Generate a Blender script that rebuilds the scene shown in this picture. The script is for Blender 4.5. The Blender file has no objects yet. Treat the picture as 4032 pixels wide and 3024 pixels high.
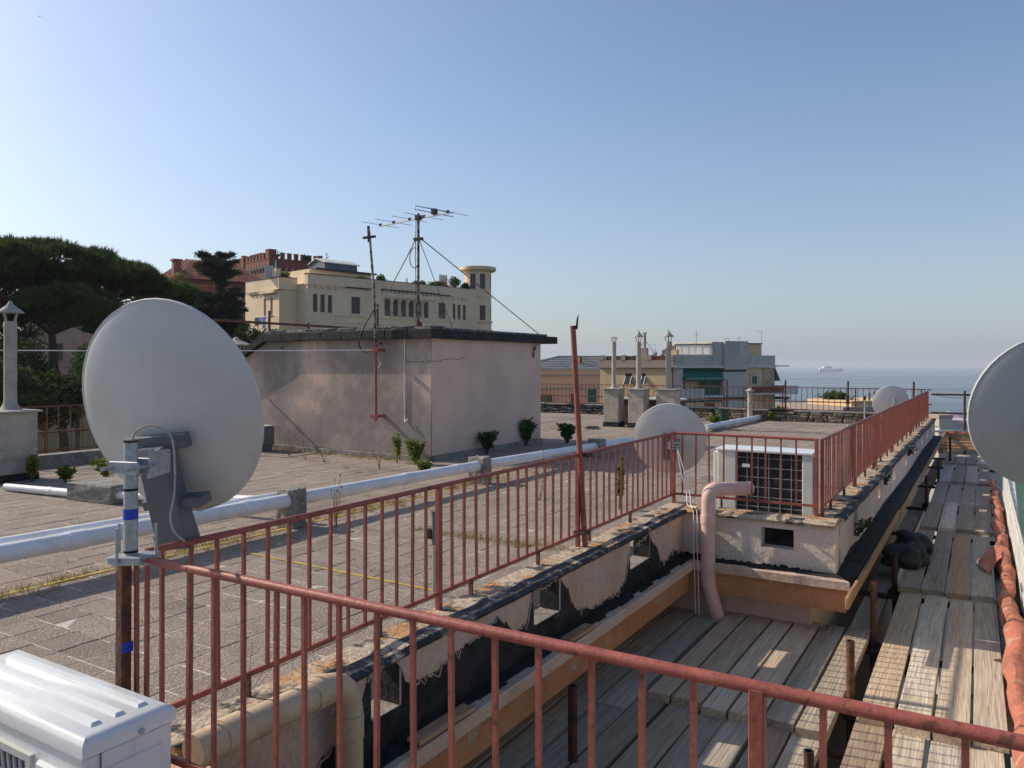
import bpy, bmesh, math, random
import numpy as np
from mathutils import Vector, Matrix
random.seed(7); RNG = np.random.default_rng(7)
rad = math.radians
SC = bpy.context.scene; COL = SC.collection

# ------------------------------------------------------------------ camera, sky, sun, exposure
# World axes: +Y runs along the terrace railings, +X is square to them, z = 0 is the tiled roof.
VIEW = rad(31.2)                       # the photographer looks this far to the left of +Y
cam_d = bpy.data.cameras.new('camera'); cam = bpy.data.objects.new('camera', cam_d); COL.objects.link(cam)
cam.location = (0, 0, 1.65); cam.rotation_euler = (rad(90), 0, VIEW)
cam_d.sensor_width = 36; cam_d.lens = 27.05; cam_d.shift_y = -0.0192
cam_d.clip_start = 0.05; cam_d.clip_end = 40000
SC.camera = cam
SUN_EL = rad(33.3); to_sun = Vector((-0.989 * math.cos(SUN_EL), -0.146 * math.cos(SUN_EL), math.sin(SUN_EL))).normalized()
w = bpy.data.worlds.new('World'); SC.world = w; w.use_nodes = True
nt = w.node_tree; nt.nodes.clear()
sky = nt.nodes.new('ShaderNodeTexSky'); sky.sky_type = 'NISHITA'; sky.sun_disc = False
sky.sun_elevation = SUN_EL; sky.sun_rotation = math.atan2(to_sun.x, to_sun.y)
sky.altitude = 40; sky.air_density = 1.0; sky.dust_density = 1.45; sky.ozone_density = 1.4
bg = nt.nodes.new('ShaderNodeBackground'); bg.inputs['Strength'].default_value = 0.108
wo = nt.nodes.new('ShaderNodeOutputWorld')
wb = nt.nodes.new('ShaderNodeMix'); wb.data_type = 'RGBA'; wb.blend_type = 'MULTIPLY'; wb.inputs[0].default_value = 1.0; wb.inputs[7].default_value = (.965,.99,1.05,1)
nt.links.new(sky.outputs[0], wb.inputs[6]); 
# pale haze towards the horizon, the same all round
tc_ = nt.nodes.new('ShaderNodeTexCoord'); sx = nt.nodes.new('ShaderNodeSeparateXYZ'); nt.links.new(tc_.outputs['Generated'], sx.inputs[0])
hz1 = nt.nodes.new('ShaderNodeMath'); hz1.operation = 'MAXIMUM'; hz1.inputs[1].default_value = 0.0; nt.links.new(sx.outputs['Z'], hz1.inputs[0])
hz2 = nt.nodes.new('ShaderNodeMath'); hz2.operation = 'MULTIPLY'; hz2.inputs[1].default_value = -7.0; nt.links.new(hz1.outputs[0], hz2.inputs[0])
hz3 = nt.nodes.new('ShaderNodeMath'); hz3.operation = 'EXPONENT'; nt.links.new(hz2.outputs[0], hz3.inputs[0])
hz4 = nt.nodes.new('ShaderNodeMath'); hz4.operation = 'MULTIPLY'; hz4.inputs[1].default_value = 0.68; nt.links.new(hz3.outputs[0], hz4.inputs[0])
hm = nt.nodes.new('ShaderNodeMix'); hm.data_type = 'RGBA'; hm.inputs[7].default_value = (3.0,3.5,4.25,1)
nt.links.new(hz4.outputs[0], hm.inputs[0]); nt.links.new(wb.outputs[2], hm.inputs[6]); nt.links.new(hm.outputs[2], bg.inputs[0]); nt.links.new(bg.outputs[0], wo.inputs[0])
sun_d = bpy.data.lights.new('sun', 'SUN'); sun_d.energy = 3.6; sun_d.angle = rad(0.5); sun_d.color = (1.0, 0.88, 0.72)
sun = bpy.data.objects.new('sun', sun_d); COL.objects.link(sun); sun.location = (-20, -10, 30)
sun.rotation_euler = to_sun.to_track_quat('Z', 'Y').to_euler()
SC.view_settings.view_transform = 'Standard'; SC.view_settings.look = 'None'
SC.view_settings.exposure = 0.4; SC.view_settings.gamma = 1.0; SC.view_settings.use_curve_mapping = False
SC.render.engine = 'CYCLES'
SC.cycles.max_bounces = 6; SC.cycles.diffuse_bounces = 3; SC.cycles.glossy_bounces = 3; SC.cycles.transparent_max_bounces = 6

def site(t, d):
    """Plan position of something seen on bearing t (tangent, right of the view axis) at distance d."""
    return (d * (math.cos(VIEW) * t - math.sin(VIEW)), d * (math.sin(VIEW) * t + math.cos(VIEW)))

# ------------------------------------------------------------------ mesh builder and tagging
class MB:
    def __init__(s): s.v = []; s.f = []
    def add(s, vs, fs):
        n = len(s.v); s.v += [tuple(p) for p in vs]; s.f += [tuple(i + n for i in f) for f in fs]; return s
    def box(s, x0, x1, y0, y1, z0, z1):
        return s.add([(x0,y0,z0),(x1,y0,z0),(x1,y1,z0),(x0,y1,z0),(x0,y0,z1),(x1,y0,z1),(x1,y1,z1),(x0,y1,z1)],
            [(3,2,1,0),(4,5,6,7),(0,1,5,4),(1,2,6,5),(2,3,7,6),(3,0,4,7)])
    def bar(s, p0, p1, w, h, up=(0,0,1)):
        p0, p1 = Vector(p0), Vector(p1); d = (p1 - p0).normalized(); u = Vector(up)
        a = d.cross(u)
        if a.length < 1e-4: a = d.cross(Vector((1,0,0)))
        a.normalize(); b = a.cross(d)
        vs = []
        for p in (p0, p1):
            for i, j in ((-1,-1),(1,-1),(1,1),(-1,1)): vs.append(p + a*(i*w/2) + b*(j*h/2))
        return s.add(vs, [(3,2,1,0),(4,5,6,7),(0,1,5,4),(1,2,6,5),(2,3,7,6),(3,0,4,7)])
    def tube(s, path, r, n=8, cap=True):
        P = [Vector(p) for p in path]; m = len(P)
        R = r if isinstance(r, (list, tuple)) else [r] * m
        prev = None; vs = []
        for i in range(m):
            d = (P[min(i+1, m-1)] - P[max(i-1, 0)]).normalized()
            if prev is None:
                a = d.orthogonal().normalized()
                if abs(d.z) > .99: a = Vector((1,0,0))
            else:
                a = prev - d * prev.dot(d); a.normalize()
            prev = a; b = d.cross(a)
            for k in range(n):
                t = 2*math.pi*k/n; vs.append(P[i] + (a*math.cos(t) + b*math.sin(t)) * R[i])
        fs = []
        for i in range(m-1):
            for k in range(n):
                k2 = (k+1) % n; fs.append((i*n+k, i*n+k2, (i+1)*n+k2, (i+1)*n+k))
        if cap: fs += [tuple(range(n-1,-1,-1)), tuple(range((m-1)*n, m*n))]
        return s.add(vs, fs)
    def cyl(s, p0, p1, r0, r1=None, n=12): return s.tube([p0, p1], [r0, r0 if r1 is None else r1], n)
    def lathe(s, prof, c=(0,0,0), n=16, cap=True):
        vs = []; fs = []; m = len(prof)
        for r, z in prof:
            for k in range(n):
                t = 2*math.pi*k/n; vs.append((c[0]+r*math.cos(t), c[1]+r*math.sin(t), c[2]+z))
        for i in range(m-1):
            for k in range(n):
                k2 = (k+1) % n; fs.append((i*n+k, i*n+k2, (i+1)*n+k2, (i+1)*n+k))
        if cap: fs += [tuple(range(n-1,-1,-1)), tuple(range((m-1)*n, m*n))]
        return s.add(vs, fs)
    def prism(s, pts, d):
        """planar polygon pts (3D) pushed along vector d"""
        n = len(pts); d = Vector(d); a = [Vector(p) for p in pts]; b = [p + d for p in a]
        return s.add(a + b, [tuple(range(n-1,-1,-1)), tuple(range(n, 2*n))] + [(i, (i+1) % n, n+(i+1) % n, n+i) for i in range(n)])
    def holed(s, L, z0, z1, t, holes, x0=0.0):
        """wall along local x from x0 to L, thickness y 0..t, rectangular holes (xa, xb, za, zb)"""
        xs = sorted({x0, L, *[h[i] for h in holes for i in (0,1)]}); zs = sorted({z0, z1, *[h[i] for h in holes for i in (2,3)]})
        def hole(i, j):
            if i < 0 or j < 0 or i >= len(xs)-1 or j >= len(zs)-1: return True
            cx = (xs[i]+xs[i+1])/2; cz = (zs[j]+zs[j+1])/2
            return any(h[0] < cx < h[1] and h[2] < cz < h[3] for h in holes)
        for i in range(len(xs)-1):
            for j in range(len(zs)-1):
                if hole(i, j): continue
                a, b, c_, d = xs[i], xs[i+1], zs[j], zs[j+1]
                s.add([(a,0,c_),(b,0,c_),(b,0,d),(a,0,d)], [(0,1,2,3)]); s.add([(a,t,c_),(b,t,c_),(b,t,d),(a,t,d)], [(3,2,1,0)])
                if hole(i-1, j): s.add([(a,0,c_),(a,0,d),(a,t,d),(a,t,c_)], [(0,1,2,3)])
                if hole(i+1, j): s.add([(b,0,c_),(b,0,d),(b,t,d),(b,t,c_)], [(3,2,1,0)])
                if hole(i, j-1): s.add([(a,0,c_),(b,0,c_),(b,t,c_),(a,t,c_)], [(3,2,1,0)])
                if hole(i, j+1): s.add([(a,0,d),(b,0,d),(b,t,d),(a,t,d)], [(0,1,2,3)])
        return s
    def xf(s, M): s.v = [tuple(M @ Vector(p)) for p in s.v]; return s
    def jit(s, a, z=None):
        z = a if z is None else z
        s.v = [(p[0]+random.uniform(-a,a), p[1]+random.uniform(-a,a), p[2]+random.uniform(-z,z)) for p in s.v]; return s
    def build(s, name, mat, parent=None, smooth=False, bevel=0.0, local=False, weld=False):
        a = np.array(s.v, dtype=float); lo, hi = a.min(0), a.max(0)
        o = np.array([(lo[0]+hi[0])/2, (lo[1]+hi[1])/2, lo[2]])
        me = bpy.data.meshes.new(name); me.from_pydata([tuple(p) for p in (a - o)], [], s.f)
        if bevel or weld:
            bm = bmesh.new(); bm.from_mesh(me)
            if weld: bmesh.ops.remove_doubles(bm, verts=bm.verts, dist=1e-4)
            if bevel: bmesh.ops.bevel(bm, geom=bm.edges[:], offset=bevel, segments=1, affect='EDGES', clamp_overlap=True)
            bm.to_mesh(me); bm.free()
        me.materials.append(mat)
        if smooth:
            me.polygons.foreach_set('use_smooth', [True]*len(me.polygons))
            try: me.set_sharp_from_angle(angle=rad(38))
            except Exception: pass
        ob = bpy.data.objects.new(name, me); COL.objects.link(ob)
        if parent is not None:
            ob.parent = parent
            if not local: o = o - np.array(WL[parent.name])
        ob.location = o
        WL[ob.name] = tuple(o if parent is None or local else o + np.array(WL[parent.name]))
        return ob
WL = {}
def tag(o, label=None, cat=None, group=None, kind=None):
    if label: o['label'] = label
    if cat: o['category'] = cat
    if group: o['group'] = group
    if kind: o['kind'] = kind
    return o
def thing(name, label, cat, loc=(0,0,0), group=None, rz=0.0, sc=1.0):
    o = bpy.data.objects.new(name, None); COL.objects.link(o); o.location = loc; o.empty_display_size = .2
    o.rotation_euler = (0, 0, rz); o.scale = (sc, sc, sc)
    WL[o.name] = tuple(loc); return tag(o, label, cat, group)
def inst(src, name, parent, loc, rot=(0,0,0), scale=(1,1,1)):
    """another piece sharing the mesh of src; loc is in world axes when the parent is unrotated"""
    o = bpy.data.objects.new(name, src.data if isinstance(src, bpy.types.Object) else src); COL.objects.link(o)
    o.parent = parent; b = WL[parent.name] if parent else (0,0,0)
    o.location = (loc[0]-b[0], loc[1]-b[1], loc[2]-b[2]); o.rotation_euler = rot; o.scale = scale
    return o
def mesh_np(name, verts, faces_n, mat, parent=None, kind=None, smooth=False):
    """big foliage mesh: verts (N,3) in world axes, faces of faces_n consecutive vertices"""
    v = np.asarray(verts, dtype=np.float32); lo, hi = v.min(0), v.max(0)
    o = np.array([(lo[0]+hi[0])/2, (lo[1]+hi[1])/2, lo[2]]); v = v - o
    n = len(v); k = n // faces_n
    me = bpy.data.meshes.new(name); me.vertices.add(n); me.vertices.foreach_set('co', v.ravel().astype(np.float32))
    me.loops.add(n); me.loops.foreach_set('vertex_index', np.arange(n, dtype=np.int32))
    me.polygons.add(k); me.polygons.foreach_set('loop_start', np.arange(0, n, faces_n, dtype=np.int32))
    me.polygons.foreach_set('loop_total', np.full(k, faces_n, dtype=np.int32))
    me.update(calc_edges=True); me.validate(); me.materials.append(mat)
    ob = bpy.data.objects.new(name, me); COL.objects.link(ob)
    if parent is not None: ob.parent = parent; o = o - np.array(WL[parent.name])
    ob.location = o; WL[ob.name] = tuple(o)
    if kind: ob['kind'] = kind
    return ob

# ------------------------------------------------------------------ materials
def _n(t, kind, **kw):
    n = t.nodes.new(kind)
    for k, v in kw.items(): setattr(n, k, v)
    return n
def mat(name, base, rough=.75, metal=0.0, c2=None, s2=2.0, lo=.4, hi=.65, c3=None, s3=7.0, lo3=.55, hi3=.68,
        fine=.25, fs=60.0, bump=0.0, bs=40.0, stretch=(1,1,1), rand=0.0, island=0.0, randmix=None, spec=.35, trans=0.0, coat=0.0):
    """procedural surface: base colour, up to two blotch colours, fine grain, relief, piece-to-piece variation"""
    m = bpy.data.materials.new(name); m.use_nodes = True; t = m.node_tree; L = t.links; b = t.nodes['Principled BSDF']
    b.inputs['Roughness'].default_value = rough; b.inputs['Metallic'].default_value = metal
    b.inputs['Specular IOR Level'].default_value = spec
    if coat: b.inputs['Coat Weight'].default_value = coat
    geo = _n(t, 'ShaderNodeNewGeometry'); mp = _n(t, 'ShaderNodeMapping'); mp.inputs['Scale'].default_value = stretch
    L.new(geo.outputs['Position'], mp.inputs['Vector']); vec = mp.outputs[0]
    if rand:
        oi = _n(t, 'ShaderNodeObjectInfo'); va = _n(t, 'ShaderNodeVectorMath', operation='ADD'); sc_ = _n(t, 'ShaderNodeMath', operation='MULTIPLY')
        L.new(oi.outputs['Random'], sc_.inputs[0]); sc_.inputs[1].default_value = 37.0
        L.new(vec, va.inputs[0]); L.new(sc_.outputs[0], va.inputs[1]); vec = va.outputs[0]
    def noise(scale, detail=5, ro=.6):
        n = _n(t, 'ShaderNodeTexNoise'); n.inputs['Scale'].default_value = scale; n.inputs['Detail'].default_value = detail; n.inputs['Roughness'].default_value = ro
        L.new(vec, n.inputs['Vector']); return n.outputs['Fac']
    def ramp(fac, a, c):
        r = _n(t, 'ShaderNodeMapRange'); r.inputs['From Min'].default_value = a; r.inputs['From Max'].default_value = c; r.interpolation_type = 'SMOOTHSTEP'
        L.new(fac, r.inputs['Value']); return r.outputs[0]
    def mix(fac, A, B, bt='MIX'):
        x = _n(t, 'ShaderNodeMix', data_type='RGBA', blend_type=bt)
        if isinstance(fac, float): x.inputs['Factor'].default_value = fac
        else: L.new(fac, x.inputs['Factor'])
        for i, q in ((6, A), (7, B)):
            if isinstance(q, tuple): x.inputs[i].default_value = (*q[:3], 1)
            else: L.new(q, x.inputs[i])
        return x.outputs[2]
    col = tuple(base)
    if c2: col = mix(ramp(noise(s2), lo, hi), col, tuple(c2))
    if c3: col = mix(ramp(noise(s3), lo3, hi3), col, tuple(c3))
    def gain(src, amount, col):
        r = _n(t, 'ShaderNodeMapRange'); r.inputs['To Min'].default_value = 1-amount; r.inputs['To Max'].default_value = 1+amount
        L.new(src, r.inputs['Value']); cb = _n(t, 'ShaderNodeCombineColor')
        for i in range(3): L.new(r.outputs[0], cb.inputs[i])
        return mix(1.0, col, cb.outputs[0], 'MULTIPLY')
    if randmix:
        rm = _n(t, 'ShaderNodeMath', operation='FRACT'); rk = _n(t, 'ShaderNodeMath', operation='MULTIPLY'); rk.inputs[1].default_value = 7.31; L.new(oi.outputs['Random'], rk.inputs[0]); L.new(rk.outputs[0], rm.inputs[0]); col = mix(rm.outputs[0], col, tuple(randmix))
    if fine: col = gain(ramp(noise(fs, 3), .25, .75), fine, col)
    if rand: col = gain(oi.outputs['Random'], rand, col)
    if island: col = gain(geo.outputs['Random Per Island'], island, col)
    if isinstance(col, tuple): b.inputs['Base Color'].default_value = (*col[:3], 1)
    else: L.new(col, b.inputs['Base Color'])
    if bump:
        bp = _n(t, 'ShaderNodeBump'); bp.inputs['Strength'].default_value = bump; bp.inputs['Distance'].default_value = .02
        L.new(noise(bs, 4), bp.inputs['Height']); L.new(bp.outputs[0], b.inputs['Normal'])
    if trans:
        tr = _n(t, 'ShaderNodeBsdfTranslucent'); ms = _n(t, 'ShaderNodeMixShader'); ms.inputs[0].default_value = trans
        if isinstance(col, tuple): tr.inputs[0].default_value = (*col[:3], 1)
        else: L.new(col, tr.inputs[0])
        out = t.nodes['Material Output']; L.new(b.outputs[0], ms.inputs[1]); L.new(tr.outputs[0], ms.inputs[2]); L.new(ms.outputs[0], out.inputs[0])
    return m
M = {}
M['red'] = mat('red_oxide_paint', (.32,.090,.066), .5, c2=(.245,.068,.05), s2=7, c3=(.13,.052,.032), s3=26, lo3=.60, hi3=.68, fine=.15, bump=.12, bs=90)
M['faded'] = mat('faded_railing_paint', (.17,.062,.047), .7, c2=(.11,.045,.035), s2=6, c3=(.07,.035,.027), s3=20, fine=.2)
M['rust'] = mat('rusty_steel', (.10,.045,.028), .8, c2=(.20,.085,.04), s2=14, c3=(.05,.03,.025), s3=30, fine=.3, bump=.3)
M['rustd'] = mat('dark_scaffold_steel', (.045,.028,.024), .75, c2=(.11,.045,.03), s2=12, fine=.3, bump=.2)
M['galv'] = mat('galvanised_steel', (.42,.45,.47), .45, .55, c2=(.33,.36,.38), s2=35, fine=.12, fs=120)
M['dish'] = mat('dish_enamel', (.60,.59,.56), .45, c2=(.55,.53,.49), s2=3, fine=.05, fs=200)
M['dishgrey'] = mat('dish_grey_enamel', (.43,.43,.42), .5, c2=(.38,.38,.37), s2=3, fine=.05, fs=200)
M['dkgrey'] = mat('dark_grey_plastic', (.14,.15,.165), .55, fine=.1)
M['black'] = mat('black_rubber', (.012,.012,.013), .6, fine=.1)
M['blue'] = mat('blue_tape', (.02,.06,.42), .45, fine=.1)
M['white'] = mat('white_pvc', (.74,.74,.75), .4, c2=(.66,.65,.63), s2=5, c3=(.45,.42,.38), s3=16, lo3=.68, hi3=.78, fine=.05)
M['ac'] = mat('white_enamel_sheet', (.72,.73,.72), .3, c2=(.68,.69,.68), s2=4, fine=.04, spec=.5, coat=.3)
M['acside'] = mat('cream_enamel_sheet', (.62,.61,.57), .4, c2=(.56,.55,.51), s2=4, fine=.05)
M['cream'] = mat('cream_pipe', (.56,.42,.27), .5, c2=(.48,.35,.22), s2=6, fine=.1)
M['pinkpipe'] = mat('pink_painted_pipe', (.72,.48,.41), .55, c2=(.65,.43,.36), s2=6, fine=.1)
M['conc'] = mat('old_concrete', (.26,.24,.21), .9, c2=(.16,.15,.135), s2=6, c3=(.36,.33,.28), s3=20, fine=.3, bump=.5)
M['tile'] = mat('roof_tile', (.29,.236,.192), .9, c2=(.225,.18,.143), s2=.9, lo=.38, hi=.7, c3=(.38,.345,.305), s3=24, lo3=.57, hi3=.72, fine=.42, fs=85, bump=.9, bs=60, rand=.09, island=.09)
M['mortar'] = mat('tile_mortar', (.50,.46,.41), .95, c2=(.20,.17,.145), s2=5, lo=.45, hi=.6, fine=.3, bump=.4)
M['yellow'] = mat('worn_yellow_paint', (.50,.34,.035), .8, c2=(.27,.22,.14), s2=16, lo=.48, hi=.62, fine=.2)
M['pink'] = mat('pink_render', (.66,.485,.40), .9, c2=(.59,.425,.345), s2=1.6, fine=.10, bump=.25, bs=30)
M['pinkdirty'] = mat('pink_render_dirty', (.62,.455,.35), .9, c2=(.25,.215,.185), s2=.62, lo=.36, hi=.60, c3=(.34,.29,.255), s3=4, lo3=.46, hi3=.7, fine=.15, bump=.3, bs=30, stretch=(1,1,.8))
M['peach'] = mat('peach_plaster', (.60,.44,.34), .9, c2=(.50,.335,.24), s2=2.4, c3=(.50,.42,.36), s3=6, lo3=.5, hi3=.7, fine=.15, bump=.35, bs=25)
M['peachR'] = mat('mauve_plaster', (.62,.50,.445), .9, c2=(.54,.42,.365), s2=2.4, c3=(.33,.27,.24), s3=6, lo3=.56, hi3=.74, fine=.15, bump=.35, bs=25)
M['creamwall'] = mat('cream_plaster', (.70,.595,.505), .9, c2=(.60,.48,.39), s2=2.4, c3=(.47,.38,.31), s3=5, lo3=.60, hi3=.75, fine=.15, bump=.5, bs=16)
M['orange'] = mat('orange_cornice', (.50,.245,.12), .85, c2=(.43,.19,.09), s2=3, c3=(.42,.32,.24), s3=5, lo3=.58, hi3=.7, fine=.15, bump=.25)
M['cope'] = mat('weathered_coping', (.44,.36,.27), .95, c2=(.42,.22,.09), s2=5, lo=.46, hi=.62, c3=(.05,.05,.055), s3=8, lo3=.5, hi3=.62, fine=.3, bump=.8, bs=30)
M['copeblk'] = mat('coping_bitumen_edge', (.045,.045,.05), .85, c2=(.34,.30,.25), s2=9, lo=.52, hi=.66, fine=.4, bump=.9, bs=30)
M['bit'] = mat('bitumen', (.012,.012,.014), .85, c2=(.035,.033,.032), s2=7, fine=.4, bump=.6, bs=35)
M['plank'] = mat('grey_scaffold_board', (.54,.475,.39), .88, c2=(.40,.33,.25), s2=5, lo=.40, hi=.66, c3=(.20,.165,.135), s3=26, lo3=.60, hi3=.72, fine=.22, fs=70, bump=.5, bs=60, stretch=(1,.045,1), rand=.34, randmix=(.40,.285,.185))
M['timber'] = mat('brown_timber', (.40,.245,.135), .85, c2=(.31,.17,.085), s2=3, c3=(.16,.09,.05), s3=12, lo3=.6, hi3=.75, fine=.25, fs=50, bump=.4, stretch=(1,.09,1), rand=.15)
M['darkwood'] = mat('dark_slat_wood', (.09,.06,.045), .85, c2=(.06,.04,.03), s2=5, fine=.3)
M['bark'] = mat('bark', (.10,.075,.06), .95, c2=(.055,.04,.033), s2=4, fine=.4, bump=.8)
M['pine'] = mat('pine_needles', (.062,.102,.026), .75, c2=(.040,.068,.020), s2=.45, fine=.2, fs=4, island=.35, trans=.25)
M['pine2'] = mat('pine_needles_light', (.085,.14,.025), .75, c2=(.055,.10,.02), s2=.6, fine=.2, fs=4, island=.35, trans=.3)
M['cedar'] = mat('cedar_needles', (.050,.066,.042), .8, c2=(.038,.05,.032), s2=.6, fine=.2, fs=4, island=.3, trans=.2)
M['leaf'] = mat('dark_leaf', (.028,.047,.015), .9, c2=(.06,.09,.022), s2=.9, fine=.2, fs=4, island=.4, trans=.25)
M['leafy'] = mat('bright_leaf', (.13,.19,.032), .6, c2=(.22,.23,.06), s2=4, fine=.15, island=.3, trans=.35)
M['leafg'] = mat('shrub_leaf', (.05,.105,.035), .5, c2=(.08,.14,.04), s2=5, fine=.15, island=.35, trans=.3)
M['straw'] = mat('dry_grass', (.34,.24,.10), .9, c2=(.22,.15,.07), s2=3, fine=.2, island=.4, trans=.3)
M['grass'] = mat('green_weed', (.18,.20,.035), .8, c2=(.30,.24,.06), s2=3, fine=.2, island=.4, trans=.3)
M['stone'] = mat('rubble_stone', (.24,.19,.135), .95, c2=(.12,.10,.08), s2=4, c3=(.34,.30,.24), s3=9, fine=.3, bump=.7, rand=.3, island=.3)
M['slate'] = mat('slate_shards', (.10,.105,.11), .85, c2=(.05,.05,.055), s2=6, fine=.3, bump=.5, rand=.3, island=.3)
M['net'] = mat('orange_net', (.50,.175,.105), .8, c2=(.36,.14,.10), s2=6, c3=(.52,.31,.23), s3=9, fine=.2, fs=150, bump=.8, bs=45)
M['green'] = mat('green_tarp', (.03,.08,.066), .85, c2=(.04,.10,.082), s2=3, fine=.12, fs=150)
M['whiteb'] = mat('white_painted_board', (.66,.65,.61), .75, c2=(.55,.53,.48), s2=5, c3=(.30,.27,.23), s3=14, lo3=.66, hi3=.74, fine=.1, bump=.3)
M['sack'] = mat('dark_sack', (.045,.05,.048), .75, c2=(.02,.035,.037), s2=9, fine=.3, bump=1.0, bs=18)
M['dkgreen'] = mat('green_plastic', (.02,.05,.035), .5, fine=.1)
# ------------------------------------------------------------------ setting: sea, terrain, roof
def flat(name, pts, z, m, kind='structure'):
    b = MB(); b.add([(x, y, z) for x, y in pts], [tuple(range(len(pts)))])
    return tag(b.build(name, m), kind=kind)
msea = mat('sea_water', (.010,.035,.055), .22, fine=0, spec=.5)
def sea_bump():
    t = msea.node_tree; L = t.links; b = t.nodes['Principled BSDF']
    g = _n(t, 'ShaderNodeNewGeometry'); mp = _n(t, 'ShaderNodeMapping'); mp.inputs['Scale'].default_value = (1,.35,1); mp.inputs['Rotation'].default_value = (0,0,-VIEW)
    L.new(g.outputs['Position'], mp.inputs['Vector'])
    n1 = _n(t, 'ShaderNodeTexNoise'); n1.inputs['Scale'].default_value = .12; n1.inputs['Detail'].default_value = 6
    n2 = _n(t, 'ShaderNodeTexNoise'); n2.inputs['Scale'].default_value = .0035; n2.inputs['Detail'].default_value = 4
    mp2 = _n(t, 'ShaderNodeMapping'); mp2.inputs['Scale'].default_value = (.35,1.0,1); mp2.inputs['Rotation'].default_value = (0,0,-VIEW)
    L.new(g.outputs['Position'], mp2.inputs['Vector']); L.new(mp.outputs[0], n1.inputs['Vector']); L.new(mp2.outputs[0], n2.inputs['Vector'])
    bp = _n(t, 'ShaderNodeBump'); bp.inputs['Strength'].default_value = .35; bp.inputs['Distance'].default_value = 1.0
    L.new(n1.outputs['Fac'], bp.inputs['Height']); L.new(bp.outputs[0], b.inputs['Normal'])
    mr = _n(t, 'ShaderNodeMapRange'); mr.inputs['From Min'].default_value = .35; mr.inputs['From Max'].default_value = .65; mr.inputs['To Min'].default_value = .20; mr.inputs['To Max'].default_value = .30
    L.new(n2.outputs['Fac'], mr.inputs['Value']); L.new(mr.outputs[0], b.inputs['Roughness'])
sea_bump()
def ring(r, n=96): return [(r*math.cos(2*math.pi*i/n), r*math.sin(2*math.pi*i/n)) for i in range(n)]
flat('sea', ring(11400), -43.0, msea)
# hillside: one sheet from the hill behind down to the shore
mter = mat('hillside_ground', (.025,.035,.014), .95, c2=(.04,.045,.02), s2=.15, fine=.3, fs=2, bump=.4, bs=1)
tb = MB(); N = 40; xs = np.linspace(-420, 300, N); ys = np.linspace(-250, 190, N)
def ter(x, y):
    # shore slope with a hill on the left
    d = -math.sin(VIEW)*x + math.cos(VIEW)*y; l = math.cos(VIEW)*x + math.sin(VIEW)*y
    z = -17 - .19*max(0, d-20)*max(0, min(1, (l+25)/25)) + .62*max(0, min(40, -l-14))*min(1, max(0, d-12)/16) - .05*max(0, l)
    return max(-46, min(z, 5)) + 1.2*math.sin(x*.05)*math.cos(y*.06)
tb.add([(x, y, ter(x, y)) for y in ys for x in xs], [(j*N+i, j*N+i+1, (j+1)*N+i+1, (j+1)*N+i) for j in range(N-1) for i in range(N-1)])
tag(tb.build('terrain', mter, smooth=True), kind='structure')

XL, XR = -2.36, -1.14        # inner faces of the two parapets
UB = 6.58                    # inner face of the cross parapet
roof = MB()
roof.prism([(-14.2,-3,-.0034),(1.6,-3,-.0034),(1.6,1.36,-.0034),(XL+.1,1.36,-.0034),(XL+.1,UB,-.0034),(XR+.1,UB,-.0034),(XR+.1,23.6,-.0034),(-14.2,23.6,-.0034)], (0,0,-.17))
roof_o = tag(roof.build('roof_floor', M['mortar']), kind='structure')
# square paving tiles, 25 cm
T = .25
tm = MB(); h = T/2 - .0035; q = h - .0045
tm.add([(-h,-h,-.011),(h,-h,-.011),(h,h,-.011),(-h,h,-.011),(-h,-h,-.003),(h,-h,-.003),(h,h,-.003),(-h,h,-.003),(-q,-q,0),(q,-q,0),(q,q,0),(-q,q,0)],
       [(0,1,5,4),(1,2,6,5),(2,3,7,6),(3,0,4,7),(4,5,9,8),(5,6,10,9),(6,7,11,10),(7,4,8,11),(8,9,10,11)])
cells = []
for i in range(-57, 7):
    for j in range(-4, 94):
        x = i*T + .11; y = j*T + .05
        if x < -14 or y > 23.2 or y < -1: continue
        ok = (y < 1.2 and x < 1.4) or (x < XL-.13 and y < UB+.1) or (x < XR-.13 and y >= UB+.1)
        if not ok or (-13.6 < x < -8.05 and 10.6 < y < 14.2): continue
        d = -math.sin(VIEW)*x + math.cos(VIEW)*y; l = math.cos(VIEW)*x + math.sin(VIEW)*y
        vis = d > .8 and abs(l) < .69*d and y > 1.35 and 1662*1.65/d < 872
        cells.append((0 if vis else 1, d if vis else 99, x, y))
cells.sort()
proto = None; rest = MB()
for n, (hid, d, x, y) in enumerate(cells):
    z = random.uniform(-.003,.002); rx, ry = random.uniform(-.006,.006), random.uniform(-.006,.006); rz = random.uniform(-.008,.008)
    if n < 300:
        if proto is None:
            proto = MB(); proto.v = list(tm.v); proto.f = list(tm.f); po = proto.build('tile', M['tile'], roof_o)
            me = po.data; me.transform(Matrix.Translation((0,0,-.011)))
            b = WL[roof_o.name]; po.location = (x-b[0], y-b[1], z-b[2]); po.rotation_euler = (rx, ry, rz)
        else: inst(me, 'tile', roof_o, (x, y, z), (rx, ry, rz))
    else:
        rest.add([(x+p[0]-rz*p[1], y+p[1]+rz*p[0], z+p[2]-ry*p[0]+rx*p[1]) for p in tm.v], tm.f)
tag(rest.build('tiles_beyond', M['tile'], roof_o), kind='stuff')
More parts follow.
